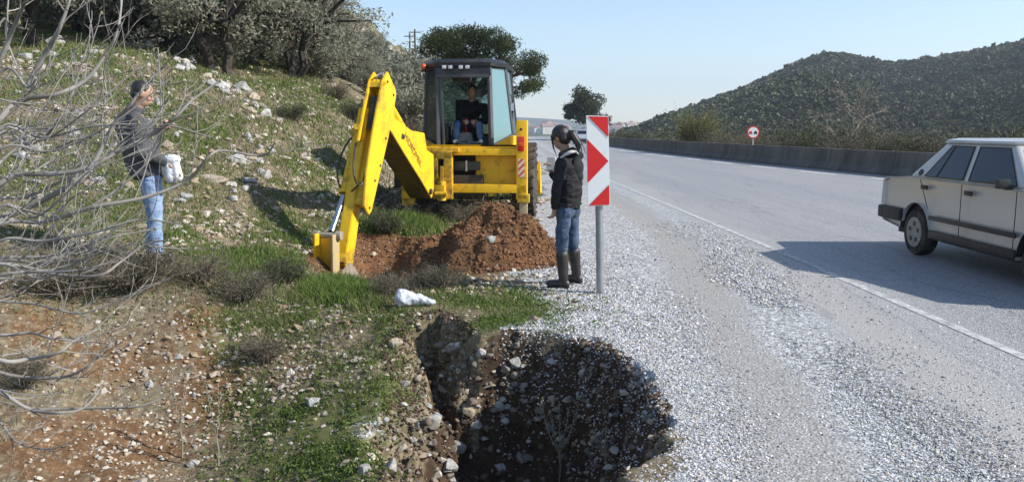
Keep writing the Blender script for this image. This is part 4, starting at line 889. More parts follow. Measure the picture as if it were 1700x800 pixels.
# dark scrub beside the trench and on the bank
def scrub(q, px, py, s_, kd, lab, sq=1.0):
    o = copy_tree(sh[kd]); o.location = q.tolist(); o.scale = (s_ * 1.2, s_ * 1.2, s_ * sq); o.rotation_euler = (0, 0, px * .7); tag(o, lab, "bush"); o.name = "low_scrub"
    for a in ("group",):
        if a in o: del o[a]
SCR = [(645, 492, .22, 1, "dark grey twiggy scrub beside the white plastic bag"), (705, 478, .20, 0, "thin twiggy scrub between the white bag and the soil heap"), (470, 470, .22, 2, "dark leafy scrub at the edge of the grass left of the bucket"), (330, 470, .28, 0, "dry grey scrub on the bank below and right of the man"), (220, 480, .40, 1, "dry dark scrub on the bank under the man's feet"), (110, 490, .40, 0, "dry scrub on the bank at left below the fig branches"), (400, 500, .28, 1, "small dry scrub on the bank at the left end of the green grass"), (640, 385, .26, 2, "small green shrub on the back edge of the trench"), (690, 372, .36, 0, "dry weeds in the shade in front of the backhoe's left side"), (770, 372, .34, 0, "dry weeds in the shade under the backhoe frame"), (735, 480, .25, 1, "low dark scrub at the foot of the soil heap"), (485, 200, .3, 2, "grey green shrub on the slope above the stone line"), (590, 205, .5, 2, "grey green shrub on the slope just left of the arm"), (560, 165, .5, 0, "dry bush on the upper slope left of the arm top"), (670, 190, .8, 1, "tan dry bush on the slope right of the arm top"), (690, 230, .8, 0, "tan dry bush on the slope beside the backhoe cab"), (40, 640, .22, 1, "low dry scrub on the red bank at the far left"), (440, 600, .22, 1, "low twiggy scrub on the left side of the grassy mound")]
for q, a in zip(hit([a[0] for a in SCR], [a[1] for a in SCR]), SCR): scrub(q, *a)

# ------------------------------------------------------------------ leafless fig tree at the left
def fig():
    r = np.random.default_rng(77); base = np.array([-3.15, 3.75, float(ground_z(np.array([-3.15]), np.array([3.75]))[0]) - .1]); root = empty("fig_tree", base.tolist())
    tag(root, "leafless pale grey fig tree whose spreading branches fill the left side", "tree"); m = MB()
    hub = np.array([-3.0, 3.8, .75]); m.tube([tuple(base * 0 + [0, 0, -.2]), tuple((base + hub) / 2 - base + [.05, .03, 0]), tuple(hub - base)], [.14, .12, .10], 12); m.build("trunk", M_FIG, root, True)
    L = [([(0, 198), (40, 166), (90, 158), (140, 135), (175, 92), (195, 52), (203, -8)], 4.0, 10), ([(45, 147), (75, 90), (100, 45), (119, -8)], 4.0, 10), ([(0, 365), (60, 338), (120, 305), (150, 280), (190, 205), (215, 176), (250, 132), (277, 108)], 4.3, 12),
         ([(0, 372), (75, 368), (150, 345), (240, 328), (310, 300), (345, 262), (370, 250), (435, 259), (456, 238)], 4.2, 8), ([(0, 305), (30, 290), (125, 285), (200, 250), (250, 225), (290, 196), (320, 166), (366, 134)], 3.8, 10), ([(0, 332), (40, 328), (100, 302), (165, 270), (215, 232), (270, 208), (350, 228)], 4.6, 6),
         ([(0, 438), (100, 456), (165, 457), (200, 435), (240, 407), (280, 398)], 3.9, 7), ([(0, 431), (75, 426), (130, 410), (165, 398), (260, 380)], 4.3, 8), ([(0, 556), (50, 552), (90, 562), (170, 568)], 3.7, 7), ([(0, 598), (50, 595), (95, 586), (125, 565), (165, 545)], 3.6, 9), ([(0, 618), (90, 627), (135, 615), (160, 593), (190, 560)], 3.8, 7),
         ([(0, 650), (50, 679), (100, 685), (140, 676), (168, 643)], 3.5, 8), ([(60, 680), (150, 677), (225, 675), (275, 658)], 3.7, 5), ([(0, 100), (20, 52), (46, -5)], 3.6, 11), ([(0, 120), (45, 145), (60, 130)], 3.8, 7), ([(0, 40), (12, 70), (40, 142)], 3.9, 5), ([(0, 470), (60, 440), (150, 430)], 4.4, 6), ([(0, 222), (50, 240), (100, 200), (128, 130), (150, 60)], 4.5, 6),
         ([(0, 500), (60, 505), (130, 520), (190, 500), (260, 470)], 4.1, 5), ([(0, 400), (70, 400), (160, 385), (230, 365), (300, 372)], 3.7, 6), ([(0, 345), (45, 350), (110, 360), (190, 318), (260, 250), (268, 190), (262, 80)], 4.1, 6), ([(0, 700), (30, 735), (80, 745), (110, 735)], 3.6, 4), ([(0, 270), (60, 225), (120, 190), (160, 165)], 4.7, 5)]
    for i in range(11):
        y0 = r.uniform(190, 500); x1 = r.uniform(150, 330); dy = r.uniform(-130, 10); L.append(([(0, y0), (x1 * .3, y0 + r.uniform(-10, 25)), (x1 * .65, y0 + dy * .35), (x1, y0 + dy)], r.uniform(3.6, 4.8), r.uniform(3.5, 6)))
    tips = []
    def smooth(P_, k=5):
        o_ = []
        for i in range(len(P_) - 1):
            a, b, c, d = P_[max(i - 1, 0)], P_[i], P_[i + 1], P_[min(i + 2, len(P_) - 1)]
            for j in range(k):
                t_ = j / k; o_.append(.5 * (2 * b + (c - a) * t_ + (2 * a - 5 * b + 4 * c - d) * t_ * t_ + (3 * b - a - 3 * c + d) * t_ ** 3))
        return o_ + [P_[-1]]
    def twig(p, d, Ln, rad, dep):
        n = 5; P_ = [p]; dd_ = d.copy()
        for i in range(n):
            dd_ = dd_ + r.normal(size=3) * .16 + np.array([0, 0, .10]); dd_ /= np.linalg.norm(dd_); P_.append(P_[-1] + dd_ * Ln / n)
        MT.tube([tuple(q - base) for q in P_], [rad * (1 - .6 * i / n) for i in range(n + 1)], 5); tips.append((P_[-1], rad))
        if dep:
            for i in range(2, n):
                if r.random() < .55: nd = dd_ + r.normal(size=3) * .8; nd /= np.linalg.norm(nd); twig(P_[i], nd, Ln * r.uniform(.4, .65), rad * .65, dep - 1)
    MT = MB()
    for P2, Yd, w in L:
        yj = Yd + r.uniform(-.1, .1); drift = r.uniform(-.25, .35); n = len(P2)
        pts = [at(x, y, yj + drift * i / n + .04 * math.sin(i * 2.1)) for i, (x, y) in enumerate(P2)]
        if P2[0][0] <= 2: pts = [hub + r.normal(size=3) * .05, hub * .45 + pts[0] * .55 + np.array([0, 0, r.uniform(-.05, .05)])] + pts
        S = smooth([np.array(p) for p in pts]); r0 = w * .41 / F_PX * Yd; k = len(S); rad = [r0 * (1.25 - 1.0 * (i / k) ** 1.1) + .0012 for i in range(k)]
        b_ = MB(); b_.tube([tuple(p - base) for p in S], rad, 9); b_.build("branch", M_FIG, root, True); tips.append((S[-1], r0 * .5))
        for i in range(8, k - 1):
            if r.random() < .31:
                d = S[min(i + 1, k - 1)] - S[i - 1]; d /= np.linalg.norm(d); nd = d * .8 + r.normal(size=3) * np.array([.5, .35, .6]) + np.array([.1, 0, .25]); nd /= np.linalg.norm(nd); twig(S[i], nd, r.uniform(.12, .42), min(rad[i] * .4 + .0008, .005), 1)
    for i in range(55):
        s_ = at(r.uniform(-30, 150), r.uniform(120, 470), r.uniform(3.9, 5.0)); d = np.array([1, r.normal() * .3, r.normal() * .45 + .25]); d /= np.linalg.norm(d); twig(s_, d, r.uniform(.25, .6), r.uniform(.0015, .0035), 1)
    tag(MT.build("twigs", M_FIG, root, True), kind="stuff"); tips.sort(key=lambda a: -a[1]); bud = None; MBD = simple("fig_bud", (.24, .25, .10), (.20, .19, .09), 9, .7, .2)
    for p, rd in tips[:70]:
        if bud is None: B = MB(); B.ball((0, 0, 0), (.0065, .0065, .010), 6); bud = B.build("bud", MBD, root, True); o = bud
        else: o = bud.copy(); COL.objects.link(o); o.parent = root
        o.location = tuple(p - base + r.normal(size=3) * .003)
M_FIG = simple("fig_bark", (.34, .32, .29), (.18, .165, .15), 7, .85, .2, obj=False, bump=.4, dirt=(.16, .145, .125), dirt_amt=.3)
fig()
# ------------------------------------------------------------------ backhoe loader
BO = np.array([-.81, 13.8, 0.02]); BTH = R(-5)
BM = Matrix.Translation(V(BO)) @ Matrix.Rotation(BTH, 4, 'Z'); BI = BM.inverted()
HD = np.array([-math.sin(BTH), math.cos(BTH), 0.0])
def pl(px, py, yl):
    d = ray(px, py); t = np.dot(BO + HD * yl - CAM, HD) / np.dot(d, HD); return BI @ V(CAM + d * t)
def plv(px, py, P0, N):
    d = ray(px, py); N = np.array(N, float); t = np.dot(np.array(P0, float) - CAM, N) / np.dot(d, N); return BI @ V(CAM + d * t)
def yellow(name, grime=(.10, .07, .035), amt=.20, base=(.86, .51, .012)):
    t = NT(name); co = t.coord(True)
    c = t.mix(t.noise(2.2, 5, .6, co), base, tuple(x * .86 for x in base))
    n = t.noise(3.6, 10, .78, co)
    c = t.mix(t.ramp(n, [(.72 - amt, (0, 0, 0)), (.80 - amt * .6, (.85, .85, .85))]), c, grime)
    v = t.vor(16, co, 0); c = t.mix(t.math('LESS_THAN', t.math('ADD', v, t.math('MULTIPLY', t.noise(9, 4, .6, co), .35)), .235), c, (.12, .085, .05))
    t.bump(t.noise(6, 3, .5, co), .06, .01)
    return t.fin(c, t.math('ADD', .34, t.math('MULTIPLY', n, .35)), .45)
M_YEL = yellow("machine_yellow_paint"); M_YELD = yellow("muddy_yellow_paint", amt=.30)
M_BLK = simple("black_painted_steel", (.018, .018, .020), (.035, .034, .033), 5, .42, .4)
M_CABG = simple("grey_cab_steel", (.06, .062, .068), (.09, .09, .095), 5, .45, .4)
M_RUB = simple("tyre_rubber", (.022, .021, .020), (.10, .085, .065), 6, .85, .2, bump=.3)
M_STL = simple("muddy_steel", (.22, .19, .15), (.36, .31, .24), 7, .6, .4, bump=.3, dirt=(.2, .13, .08), dirt_amt=.35)
M_RIM = simple("rim_paint", (.30, .28, .24), (.45, .42, .36), 7, .6, .3, dirt=(.2, .15, .1))
M_CHR = simple("chrome_rod", (.62, .66, .74), (.5, .54, .62), 6, .16, .8, Metallic=1.0)
M_HOSE = simple("hose_rubber", (.02, .02, .02), (.05, .045, .04), 9, .55, .4)
M_DIRTY = simple("oily_dark_metal", (.030, .026, .022), (.07, .06, .05), 9, .7, .3, bump=.4)
def glass(name, col, alpha, rough=.04):
    t = NT(name); tr = t.n("BsdfTransparent", i_0=col); mx = t.n("MixShader", i_0=alpha)
    t.fin(col, rough, .8); t.t.links.new(tr.outputs[0], mx.inputs[1]); t.t.links.new(t.b.outputs[0], mx.inputs[2]); t.t.links.new(mx.outputs[0], t.o.inputs[0]); return t.m
M_GLS = glass("cab_glass", (.50, .62, .62), .22); M_GLB = glass("bluish_cab_glass", (.25, .42, .46), .62, .12)
M_GLD = glass("tinted_cab_glass", (.12, .14, .14), .35)
M_WHT = simple("white_plastic", (.72, .72, .70), (.6, .6, .58), 8, .4, .4)
M_ORG = simple("orange_lens", (.75, .12, .02), (.6, .08, .015), 8, .2, .5)
M_UND = simple("dark_brown_underside", (.20, .125, .022), (.10, .065, .02), 4, .7, .3, dirt=(.05, .035, .02), dirt_amt=.35)
M_RED = simple("red_lens", (.62, .03, .02), (.5, .02, .015), 8, .2, .5)

bh = empty("backhoe_loader", BO.tolist(), BTH)
tag(bh, "big yellow backhoe loader with black cab, its long arm reaching down into the brown trench", "backhoe")
Y = M_YEL
def P(m, name, mat=Y, parent=None, smooth=True): return m.build(name, mat, parent or bh, smooth)
def loc_x(px, yl, py=280): return pl(px, py, yl).x
XL, XR = pl(667, 300, 0).x, pl(875, 280, 0).x
def zz(py, yl=0): return pl(770, py, yl).z
# rear frame: two slide beams and the uprights that carry the stabilisers
m = MB()
zt0, zt1 = zz(258), zz(247); zb0, zb1 = zz(320), zz(306)
m.box(((XL + XR) / 2, .06, (zt0 + zt1) / 2), (XR - XL, .14, zt1 - zt0), bevel=.012)
m.box(((XL + XR) / 2, .06, (zb0 + zb1) / 2), (XR - XL, .16, zb1 - zb0), bevel=.012)
xr0 = pl(857, 280, 0).x
m.box(((xr0 + XR) / 2, .08, (zz(200) + zz(331)) / 2), (XR - xr0, .20, zz(200) - zz(331)), bevel=.015)
m.box((XL + .10, .08, (zz(262) + zz(335)) / 2), (.20, .20, zz(262) - zz(335)), bevel=.015)
m.box(((XL + XR) / 2, .20, zt1 + .02), (XR - XL - .3, .28, .03))
for q in (-.35, 0.05, .45): m.box((q, .15, zb0 - .03), (.06, .12, .07))
P(m, "rear_frame")
m = MB(); x0 = pl(790, 285, .2).x
m.box(((x0 + xr0) / 2, .24, (zt0 + zb1) / 2), (xr0 - x0, .1, zt0 - zb1 + .02))
m.box((pl(829, 280, .2).x, .187, (zt0 + zb1) / 2), (.012, .012, zt0 - zb1))
m.box((x0 + .04, .185, (zt0 + zb1) / 2), (.03, .02, zt0 - zb1)); m.box((x0 + .42, .185, zt0 - .06), (.018, .02, .03))
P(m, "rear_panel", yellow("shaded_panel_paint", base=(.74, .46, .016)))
m = MB(); m.box((pl(740, 285, .5).x - .2, .7, (zt0 + zb1) / 2 - .05), (1.5, .2, .6)); P(m, "inner_bulkhead", M_DIRTY)
m = MB(); a, b = pl(754, 268, .15), pl(797, 283, .15)
m.box(((a.x + b.x) / 2, .2, (a.z + b.z) / 2), (b.x - a.x, .12, a.z - b.z), bevel=.02)
for k in range(6): m.box(((a.x + b.x) / 2, .137, b.z + .012 + k * (a.z - b.z - .02) / 5), (b.x - a.x - .03, .01, .008))
gr = P(m, "battery_box", simple("dark_grey_plastic", (.06, .062, .065), (.09, .09, .09), 6, .5, .4))
m = MB(); m.box((pl(774, 276, .1).x, .13, (a.z + b.z) / 2), (.028, .015, a.z - b.z + .03)); P(m, "battery_strap", M_WHT, gr)
# chassis, axles and things seen under the frame
m = MB(); m.box((0, 2.2, .62), (.62, 4.3, .36), bevel=.03); m.cone((-.8, 1.15, .66), (.8, 1.15, .66), .13); m.box((0, 1.15, .62), (.42, .4, .4), bevel=.06)
m.cone((-.75, 3.35, .45), (.75, 3.35, .45), .08); m.box((0, .35, .55), (.5, .3, .22), bevel=.02)
for k in range(7):
    q = [(-.5 + .17 * k, .3, .55), (-.48 + .17 * k, .32, .4 - .05 * (k % 3)), (-.42 + .15 * k, .5, .36), (-.4 + .12 * k, .8, .5)]; m.tube(q, .016, 6)
P(m, "chassis", M_DIRTY)
# stabilisers
def stab(px0, px1, pyb, top, nm="stabilizer_leg"):
    a = pl(px0, 330, 0); b = pl(px1, 330, 0); xc = (a.x + b.x) / 2; w = b.x - a.x; zb = max(pl(xc * 0 + px0, pyb, 0).z, .02)
    m = MB(); m.box((xc, .08, (top + zb) / 2), (w, .13, top - zb), bevel=.01); s = P(m, nm, simple("dusty_leg_paint", (.34, .29, .20), (.42, .34, .18), 4, .7, .3, dirt=(.3, .25, .18)))
    m = MB(); m.box((xc, .08, zb + .02), (w + .12, .3, .045), bevel=.012); P(m, "foot", M_STL, s)
    m = MB(); m.box((xc, .075, top + .02), (w + .07, .19, .14), bevel=.012); P(m, "leg_guide", M_YELD, s)
stab(862, 875, 368, zz(331)); stab(671, 684, 371, zz(337))
# kingpost carriage
m = MB(); X0, X1 = pl(719, 280, -.1).x, pl(751, 280, -.1).x
m.box((X0 + .045, -.08, (zz(252) + zz(330)) / 2), (.09, .16, zz(252) - zz(330)), bevel=.012)
m.box((X1 - .07, -.08, (zz(252) + zz(330)) / 2), (.14, .16, zz(252) - zz(330)), bevel=.012)
m.box(((X0 + X1) / 2, -.08, zz(257)), (X1 - X0, .16, .14), bevel=.012); m.box(((X0 + X1) / 2, -.08, zz(297)), (X1 - X0, .18, .07), bevel=.012)
m.box(((X0 + X1) / 2, -.08, zz(325)), (X1 - X0, .18, .08), bevel=.012)
m.box(((X0 + X1) / 2 - .1, -.05, zz(249)), (X1 - X0 + .42, .14, .07), bevel=.012)
kp = P(m, "kingpost_carriage", M_YELD)
m = MB(); cx = (X0 + X1) / 2; m.cone((cx, -.24, zz(331)), (cx, -.24, zz(300)), .075); m.box((cx, -.2, zz(290)), (.05, .05, .3))
m.cone((cx - .1, -.3, zz(320)), (cx + .1, -.3, zz(320)), .045); m.box((cx - .02, -.26, zz(312)), (.17, .12, .13), bevel=.02); P(m, "swing_post", M_YELD, kp)
m = MB(); m.box((cx, .02, zz(277)), (X1 - X0 - .2, .05, .24))
for k in range(5): m.tube([(cx - .07 + k * .035, -.03, zz(292)), (cx - .06 + k * .03, -.05, zz(276)), (cx - .08 + k * .04, -.02, zz(263))], .011, 6)
P(m, "swing_hoses", M_HOSE, kp)
# ---- boom, dipper and bucket lie in one upright plane that swings left towards the viewer
P0 = at(722, 315, 13.15); P1 = at(630, 138, 11.15); dd = P1 - P0; dd[2] = 0; dd /= np.linalg.norm(dd)
NB = np.array([dd[1], -dd[0], 0.0]);  NB *= -1 if NB[0] > 0 else 1        # points to the left flank
def bp(px, py, off=0.0): return plv(px, py, P0, NB)
loff = BI.to_3x3() @ V(NB)
WB = .36
def BQ(px, py, k=0.0): return plv(px, py, P0 + NB * k, NB)
out = [bp(717, 330), bp(721, 312), bp(720, 256), bp(709, 249), bp(705, 221), bp(684, 217), bp(656, 196), bp(649, 192), bp(647, 215), bp(668, 250), bp(699, 300)]
m = MB(); m.prism(out, loff * WB, .010); m.prism([bp(x, y) + loff * .002 for x, y in ((657, 199), (652, 168), (644, 142), (636, 140), (634, 160), (646, 212))], loff * .15, .008)
boom = P(m, "boom", Y)
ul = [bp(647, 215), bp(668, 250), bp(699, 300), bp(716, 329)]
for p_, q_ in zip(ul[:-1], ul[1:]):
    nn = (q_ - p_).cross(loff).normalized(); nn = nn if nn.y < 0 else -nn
    m = MB(); m.prism([p_ + nn * .004, q_ + nn * .004, q_ + nn * .012, p_ + nn * .012], loff * WB); P(m, "underside_plate", M_UND, boom)  # thin dark brown plates laid over the boom's lower faces to darken them
for q, w_ in (((714, 318), WB), ((645, 158), .14)):
    m = MB(); m.cone(bp(*q) - loff * .03, bp(*q) + loff * (w_ + .03), .045); P(m, "pivot_pin", M_DIRTY, boom)
# lettering on the right flank
def plane_text(body, p0, p1, h, mat, parent, N, name="lettering", ex=.002, lift=.004):
    cu = bpy.data.curves.new(name, 'FONT'); cu.body = body; cu.size = 1; cu.extrude = .0; cu.align_x = 'LEFT'
    o = bpy.data.objects.new(name, cu); COL.objects.link(o); dg = bpy.context.evaluated_depsgraph_get()
    me = bpy.data.meshes.new_from_object(o.evaluated_get(dg)); COL.objects.unlink(o); bpy.data.objects.remove(o)
    xs = [v.co.x for v in me.vertices]; ys_ = [v.co.y for v in me.vertices]; w = max(xs) - min(xs); hh = max(ys_) - min(ys_)
    ex_ = (p1 - p0); L = ex_.length; ex_.normalize(); N = N.normalized(); ey = N.cross(ex_).normalized()
    for v in me.vertices:
        a = (v.co.x - min(xs)) / w * L; b = (v.co.y - min(ys_)) / hh * h; v.co = p0 + ex_ * a + ey * b + N * lift
    me.name = name; return link(name, me, mat, parent)
rn = -loff.normalized()
plane_text("HIDROMEK", bp(671, 229), bp(698, 279), .105, M_BLK, boom, rn)
m = MB(); q = bp(667, 222); m.prism([q + rn * .004, bp(671, 224) + rn * .004, bp(671, 232) + rn * .004, bp(666, 230) + rn * .004], rn * .002); P(m, "emblem", M_BLK, boom)
# boom cylinder behind the boom top
m = MB(); a, b = bp(655, 168) + loff * .12, bp(683, 218) + loff * .12; m.cone(a, b, .062, seg=20); m.cone(b - (b - a) * .03, b, .075, seg=20)
bc = P(m, "boom_cylinder", Y)
m = MB(); m.cone(bp(642, 146) + loff * .12, a, .032); P(m, "cylinder_rod", M_CHR, bc)
m = MB(); m.tube([bp(655, 165) + loff * .03, bp(668, 178) + loff * .0, bp(681, 196) + loff * .02, bp(687, 216) + loff * .05], .012, 6); P(m, "hose", M_HOSE, bc)
# dipper: outer box (two flanks joined by a web) and the inner stick that slides in it
OF = -.10
Dp = [(644, 119), (656, 146), (658, 157), (653, 194), (617, 351), (613, 357), (605, 342), (609, 284), (617, 234), (628, 172), (636, 134)]
m = MB(); m.prism([BQ(x, y, OF) for x, y in Dp], loff * .03, .005)
sh = lambda p: p + loff * .19
Dl = [(644, 119), (652, 140), (654, 160), (640, 215), (622, 235), (617, 234), (628, 172), (636, 134)]
m.prism([sh(BQ(x, y, OF)) for x, y in Dl], loff * .03, .005)
m.prism([BQ(x, y, OF) for x, y in ((636, 136), (640, 132), (642, 141), (635, 145))], loff * .21, .005)
m.prism([BQ(x, y, OF) + loff * .03 for x, y in ((640, 170), (652, 170), (614, 345), (608, 340), (618, 280))], loff * .24, .005)
dip = P(m, "dipper", Y)
for (x, y) in ((643, 136), (653, 158), (640, 230), (631, 275), (622, 300), (613, 345)):
    m = MB(); m.cone(BQ(x, y, OF) - loff * .012, BQ(x, y, OF), .017, seg=10); P(m, "bolt", M_DIRTY, dip)
m = MB(); m.prism([BQ(x, y, OF) + loff * .031 for x, y in ((632, 160), (645, 158), (632, 215), (624, 215))], loff * .10); P(m, "inner_web", M_DIRTY, dip)
m = MB(); m.prism([BQ(x, y, .06) for x, y in ((612, 180), (622, 178), (614, 240), (604, 300), (599, 345), (591, 405), (586, 436), (578, 448), (573, 440), (577, 405), (588, 340), (602, 245))], loff * .15, .010)
stick = P(m, "stick", Y, dip)
m = MB(); m.cone(BQ(579, 441, .06) - loff * .04, BQ(579, 441, .06) + loff * .2, .04, seg=16); P(m, "stick_pin", M_STL, stick)
m = MB(); m.prism([BQ(x, y, .055) for x, y in ((589, 400), (592, 392), (587, 436), (581, 446), (572, 436), (576, 420), (583, 410))], loff * .17, .01); P(m, "stick_boss", M_YELD, stick)
# bucket cylinder along the left of the stick
a, b, c_ = BQ(594, 222, .27), BQ(572, 322, .27), BQ(550, 385, .27)
m = MB(); m.cone(a, b, .062, .068, seg=20); m.cone(b - (b - a) * .05, b, .082, seg=20); m.cone(a + (a - b) * .02, a - (a - b) * .04, .075, seg=16)
bcy = P(m, "bucket_cylinder", Y)
m = MB(); m.cone(b, c_, .040, seg=18); P(m, "cylinder_rod", M_CHR, bcy)
m = MB(); m.tube([BQ(601, 165, .26), BQ(600, 190, .26), BQ(592, 222, .2), BQ(586, 260, .2), BQ(582, 275, .2)], .016, 8); P(m, "feed_pipe", M_STL, bcy)
m = MB(); m.bar(BQ(603, 205, .14), BQ(585, 222, .32), .06, .09, bevel=.01); m.cone(BQ(592, 210, .14), BQ(592, 210, .36), .04); P(m, "cylinder_lug", M_YELD, bcy)
hz_ = [[BQ(594, 222, .24), BQ(588, 255, .10), BQ(587, 285, .02), BQ(593, 305, -.02), BQ(602, 303, -.05), BQ(610, 270, -.06), BQ(615, 230, -.06)],
       [BQ(586, 226, .34), BQ(572, 245, .40), BQ(562, 275, .42), BQ(561, 300, .36), BQ(568, 316, .3)],
       [BQ(600, 303, -.05), BQ(590, 312, .05), BQ(578, 322, .2)], [BQ(604, 170, .2), BQ(612, 165, .1), BQ(618, 200, -.02), BQ(608, 260, -.03)]]
for q in hz_[:3]:
    m = MB()
    # smooth the path
    pts = []
    for i in range(len(q) - 1):
        p_0, p_1, p_2, p_3 = q[max(i - 1, 0)], q[i], q[i + 1], q[min(i + 2, len(q) - 1)]
        for k in range(5):
            t_ = k / 5; pts.append(.5 * ((2 * p_1) + (p_2 - p_0) * t_ + (2 * p_0 - 5 * p_1 + 4 * p_2 - p_3) * t_ * t_ + (3 * p_1 - p_0 - 3 * p_2 + p_3) * t_ ** 3))
    m.tube(pts + [q[-1]], .012, 6); P(m, "arm_hose", M_HOSE)
M_BRD = simple("steel_braided_hose", (.32, .32, .33), (.10, .10, .10), 14, .4, .6)
for k in range(5):
    o_ = .0 + .045 * k; s_ = (k % 2) * 2; m = MB()
    m.tube([BQ(640, 150, o_), BQ(636 - s_, 128, o_), BQ(632, 122 + s_, o_), BQ(626, 126, o_), BQ(625, 142, o_)], .012, 7)
    m.cone(BQ(636 - s_, 130, o_), BQ(635 - s_, 121, o_), .02, seg=8); P(m, "top_hose", M_BRD)
m = MB(); m.bar(BQ(618, 137, .12), BQ(640, 140, -.02), .05, .06, bevel=.01); m.box(BQ(622, 130, .12), (.05, .06, .10), bevel=.01); P(m, "hose_bracket", Y)
# bucket: two hinge ribs with a recessed web, round pins on top, grey shell curling towards the machine
bk = empty("bucket", (0, 0, 0), 0, bh)
for k_, mt in ((.31, M_YEL), (.07, simple("worn_rib_paint", (.42, .33, .20), (.50, .38, .14), 7, .6, .3, dirt=(.2, .14, .08)))):
    q = [(552, 390), (562, 388), (564, 400), (564, 462), (556, 470), (553, 450)]
    m = MB(); m.prism([BQ(x, y, .07) + loff * (k_ - .07) for x, y in q], loff * .03, .004); P(m, "hinge_rib", mt, bk)
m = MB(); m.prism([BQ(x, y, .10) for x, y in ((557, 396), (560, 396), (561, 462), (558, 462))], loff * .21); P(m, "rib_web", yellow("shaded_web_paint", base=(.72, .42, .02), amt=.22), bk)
m = MB(); m.prism([BQ(x, y, .08) for x, y in ((553, 458), (561, 456), (561, 466), (554, 468))], loff * .25, .004); P(m, "rib_foot", M_STL, bk)
h0 = BQ(566, 391, .03); m = MB(); m.cone(h0, h0 + loff * .36, .034, seg=16); m.cone(h0 - loff * .01, h0 + loff * .06, .055, seg=18); m.cone(h0 + loff * .30, h0 + loff * .37, .055, seg=18); P(m, "hinge_pin", M_STL, bk)
shell = [(562, 462), (572, 448), (582, 436), (590, 444), (600, 462), (604, 484), (588, 496), (566, 494), (558, 478)]
m = MB(); m.prism([BQ(x, y, -.04) for x, y in shell], loff * .03, .006); P(m, "side_plate", M_STL, bk)
m = MB(); m.prism([BQ(x, y, -.04) + loff * .40 for x, y in shell], loff * .03, .006); P(m, "side_plate", M_STL, bk)
m = MB(); m.prism([BQ(x, y, -.01) for x, y in ((560, 462), (566, 460), (572, 484), (590, 492), (588, 500), (566, 498), (556, 480))], loff * .38, .006); P(m, "shell", M_STL, bk)
for k in range(4):
    m = MB(); c0 = BQ(600, 486, 0) + loff * (.02 + k * .11); m.bar(c0, c0 + Vector((0, 0, -.12)) + fr * .02 if False else c0 + Vector((0, .06, -.12)), .05, .03, bevel=.006); P(m, "tooth", M_STL, bk)
# ---- cab
TL, TR = pl(723, 126, .25), pl(813, 126, .25); BL, BR = pl(728, 246, .25), pl(816, 244, .25)
OTL, OTR = pl(708, 112, .85), pl(838, 113, .75); OBL, OBR = pl(705, 229, .85), pl(851, 225, .85)
RF = 1.75; ztop = pl(770, 110, .25).z
FTL, FTR = Vector((OTL.x, RF, OTL.z)), Vector((OTR.x, RF, OTR.z)); FBL, FBR = Vector((OBL.x, RF, OBL.z)), Vector((OBR.x, RF, OBR.z))
TL2, TR2 = pl(726, 112, .3), pl(812, 112, .3)
m = MB(); W = .06
for p, q, w in ((TL2, BL, .075), (TR2, BR, .075), (OTL, OBL, .05), (OTR, OBR, .045), (FTL, FBL, .06), (FTR, FBR, .06)): m.bar(p, q, w, w, bevel=.012)
for p, q in ((BL, BR), (BL, OBL), (BR, OBR), (OBL, FBL), (OBR, FBR), (FBL, FBR), (TL, TR)): m.bar(p, q, .055, .07, bevel=.01)
mid = lambda a, b, t: a + (b - a) * t
m.bar(mid(OTR, FTR, .05), mid(OBR, FBR, .05), .05, .05); m.bar(mid(TL, BL, 0) + Vector((.09, 0, 0)), BL + Vector((.10, 0, 0)), .035, .035)
cab = P(m, "cab_frame", M_CABG)
m = MB(); m.prism([TL2 + Vector((-.02, -.03, .05)), TR2 + Vector((.02, -.03, .05)), TR + Vector((.02, -.03, .0)), TL + Vector((-.02, -.03, .0))], (0, .06, 0), .01); P(m, "roof_header", M_BLK, cab)
loop0 = [TL2 + Vector((-.03, -.06, 0)), TR2 + Vector((.03, -.06, 0)), OTR + Vector((.06, -.03, 0)), FTR + Vector((.06, .1, 0)), FTL + Vector((-.06, .1, 0)), OTL + Vector((-.06, -.03, 0))]
zt = ztop + .0; loopA = [Vector((p.x, p.y, zt)) for p in loop0]; c0 = sum(loopA, Vector()) / 6
loopB = [c0 + (p - c0) * 1.01 + Vector((0, 0, .06)) for p in loopA]; loopC = [c0 + (p - c0) * .90 + Vector((0, 0, .125)) for p in loopA]
m = MB(); m.hull8(loopA, loopB); m.hull8([p + Vector((0, 0, .0005)) for p in loopB], loopC); P(m, "cab_roof", M_BLK, cab)
for px in (738, 748, 765.5, 776.5):
    m = MB(); c = pl(px, 112, .2); m.box(c + Vector((0, -.02, 0)), (.088, .05, .075), bevel=.008); w = P(m, "work_light", M_BLK, cab)
    m = MB(); m.box(c + Vector((0, -.049, 0)), (.070, .012, .056), bevel=.004); P(m, "lens", simple("lamp_glass", (.80, .80, .78), (.35, .35, .36), 28, .15, .7), w)
m = MB(); c = pl(703.5, 112, .6); m.ball(c, (.052, .052, .06)); bc_ = P(m, "beacon", M_ORG, cab)
m = MB(); m.bar(c + Vector((.0, 0, -.06)), c + Vector((.12, 0, -.03)), .02, .02); m.cone(c - Vector((0, 0, .08)), c - Vector((0, 0, .045)), .045); P(m, "beacon_bracket", M_BLK, bc_)
def pane(pts, mat, name="window", par=cab, inset=.03):
    cc = sum(pts, Vector()) / len(pts); pts = [p + (cc - p) * inset for p in pts]; n = (pts[1] - pts[0]).cross(pts[2] - pts[1]).normalized()
    m = MB(); m.prism(pts, n * .006); return P(m, name, mat, par, False)
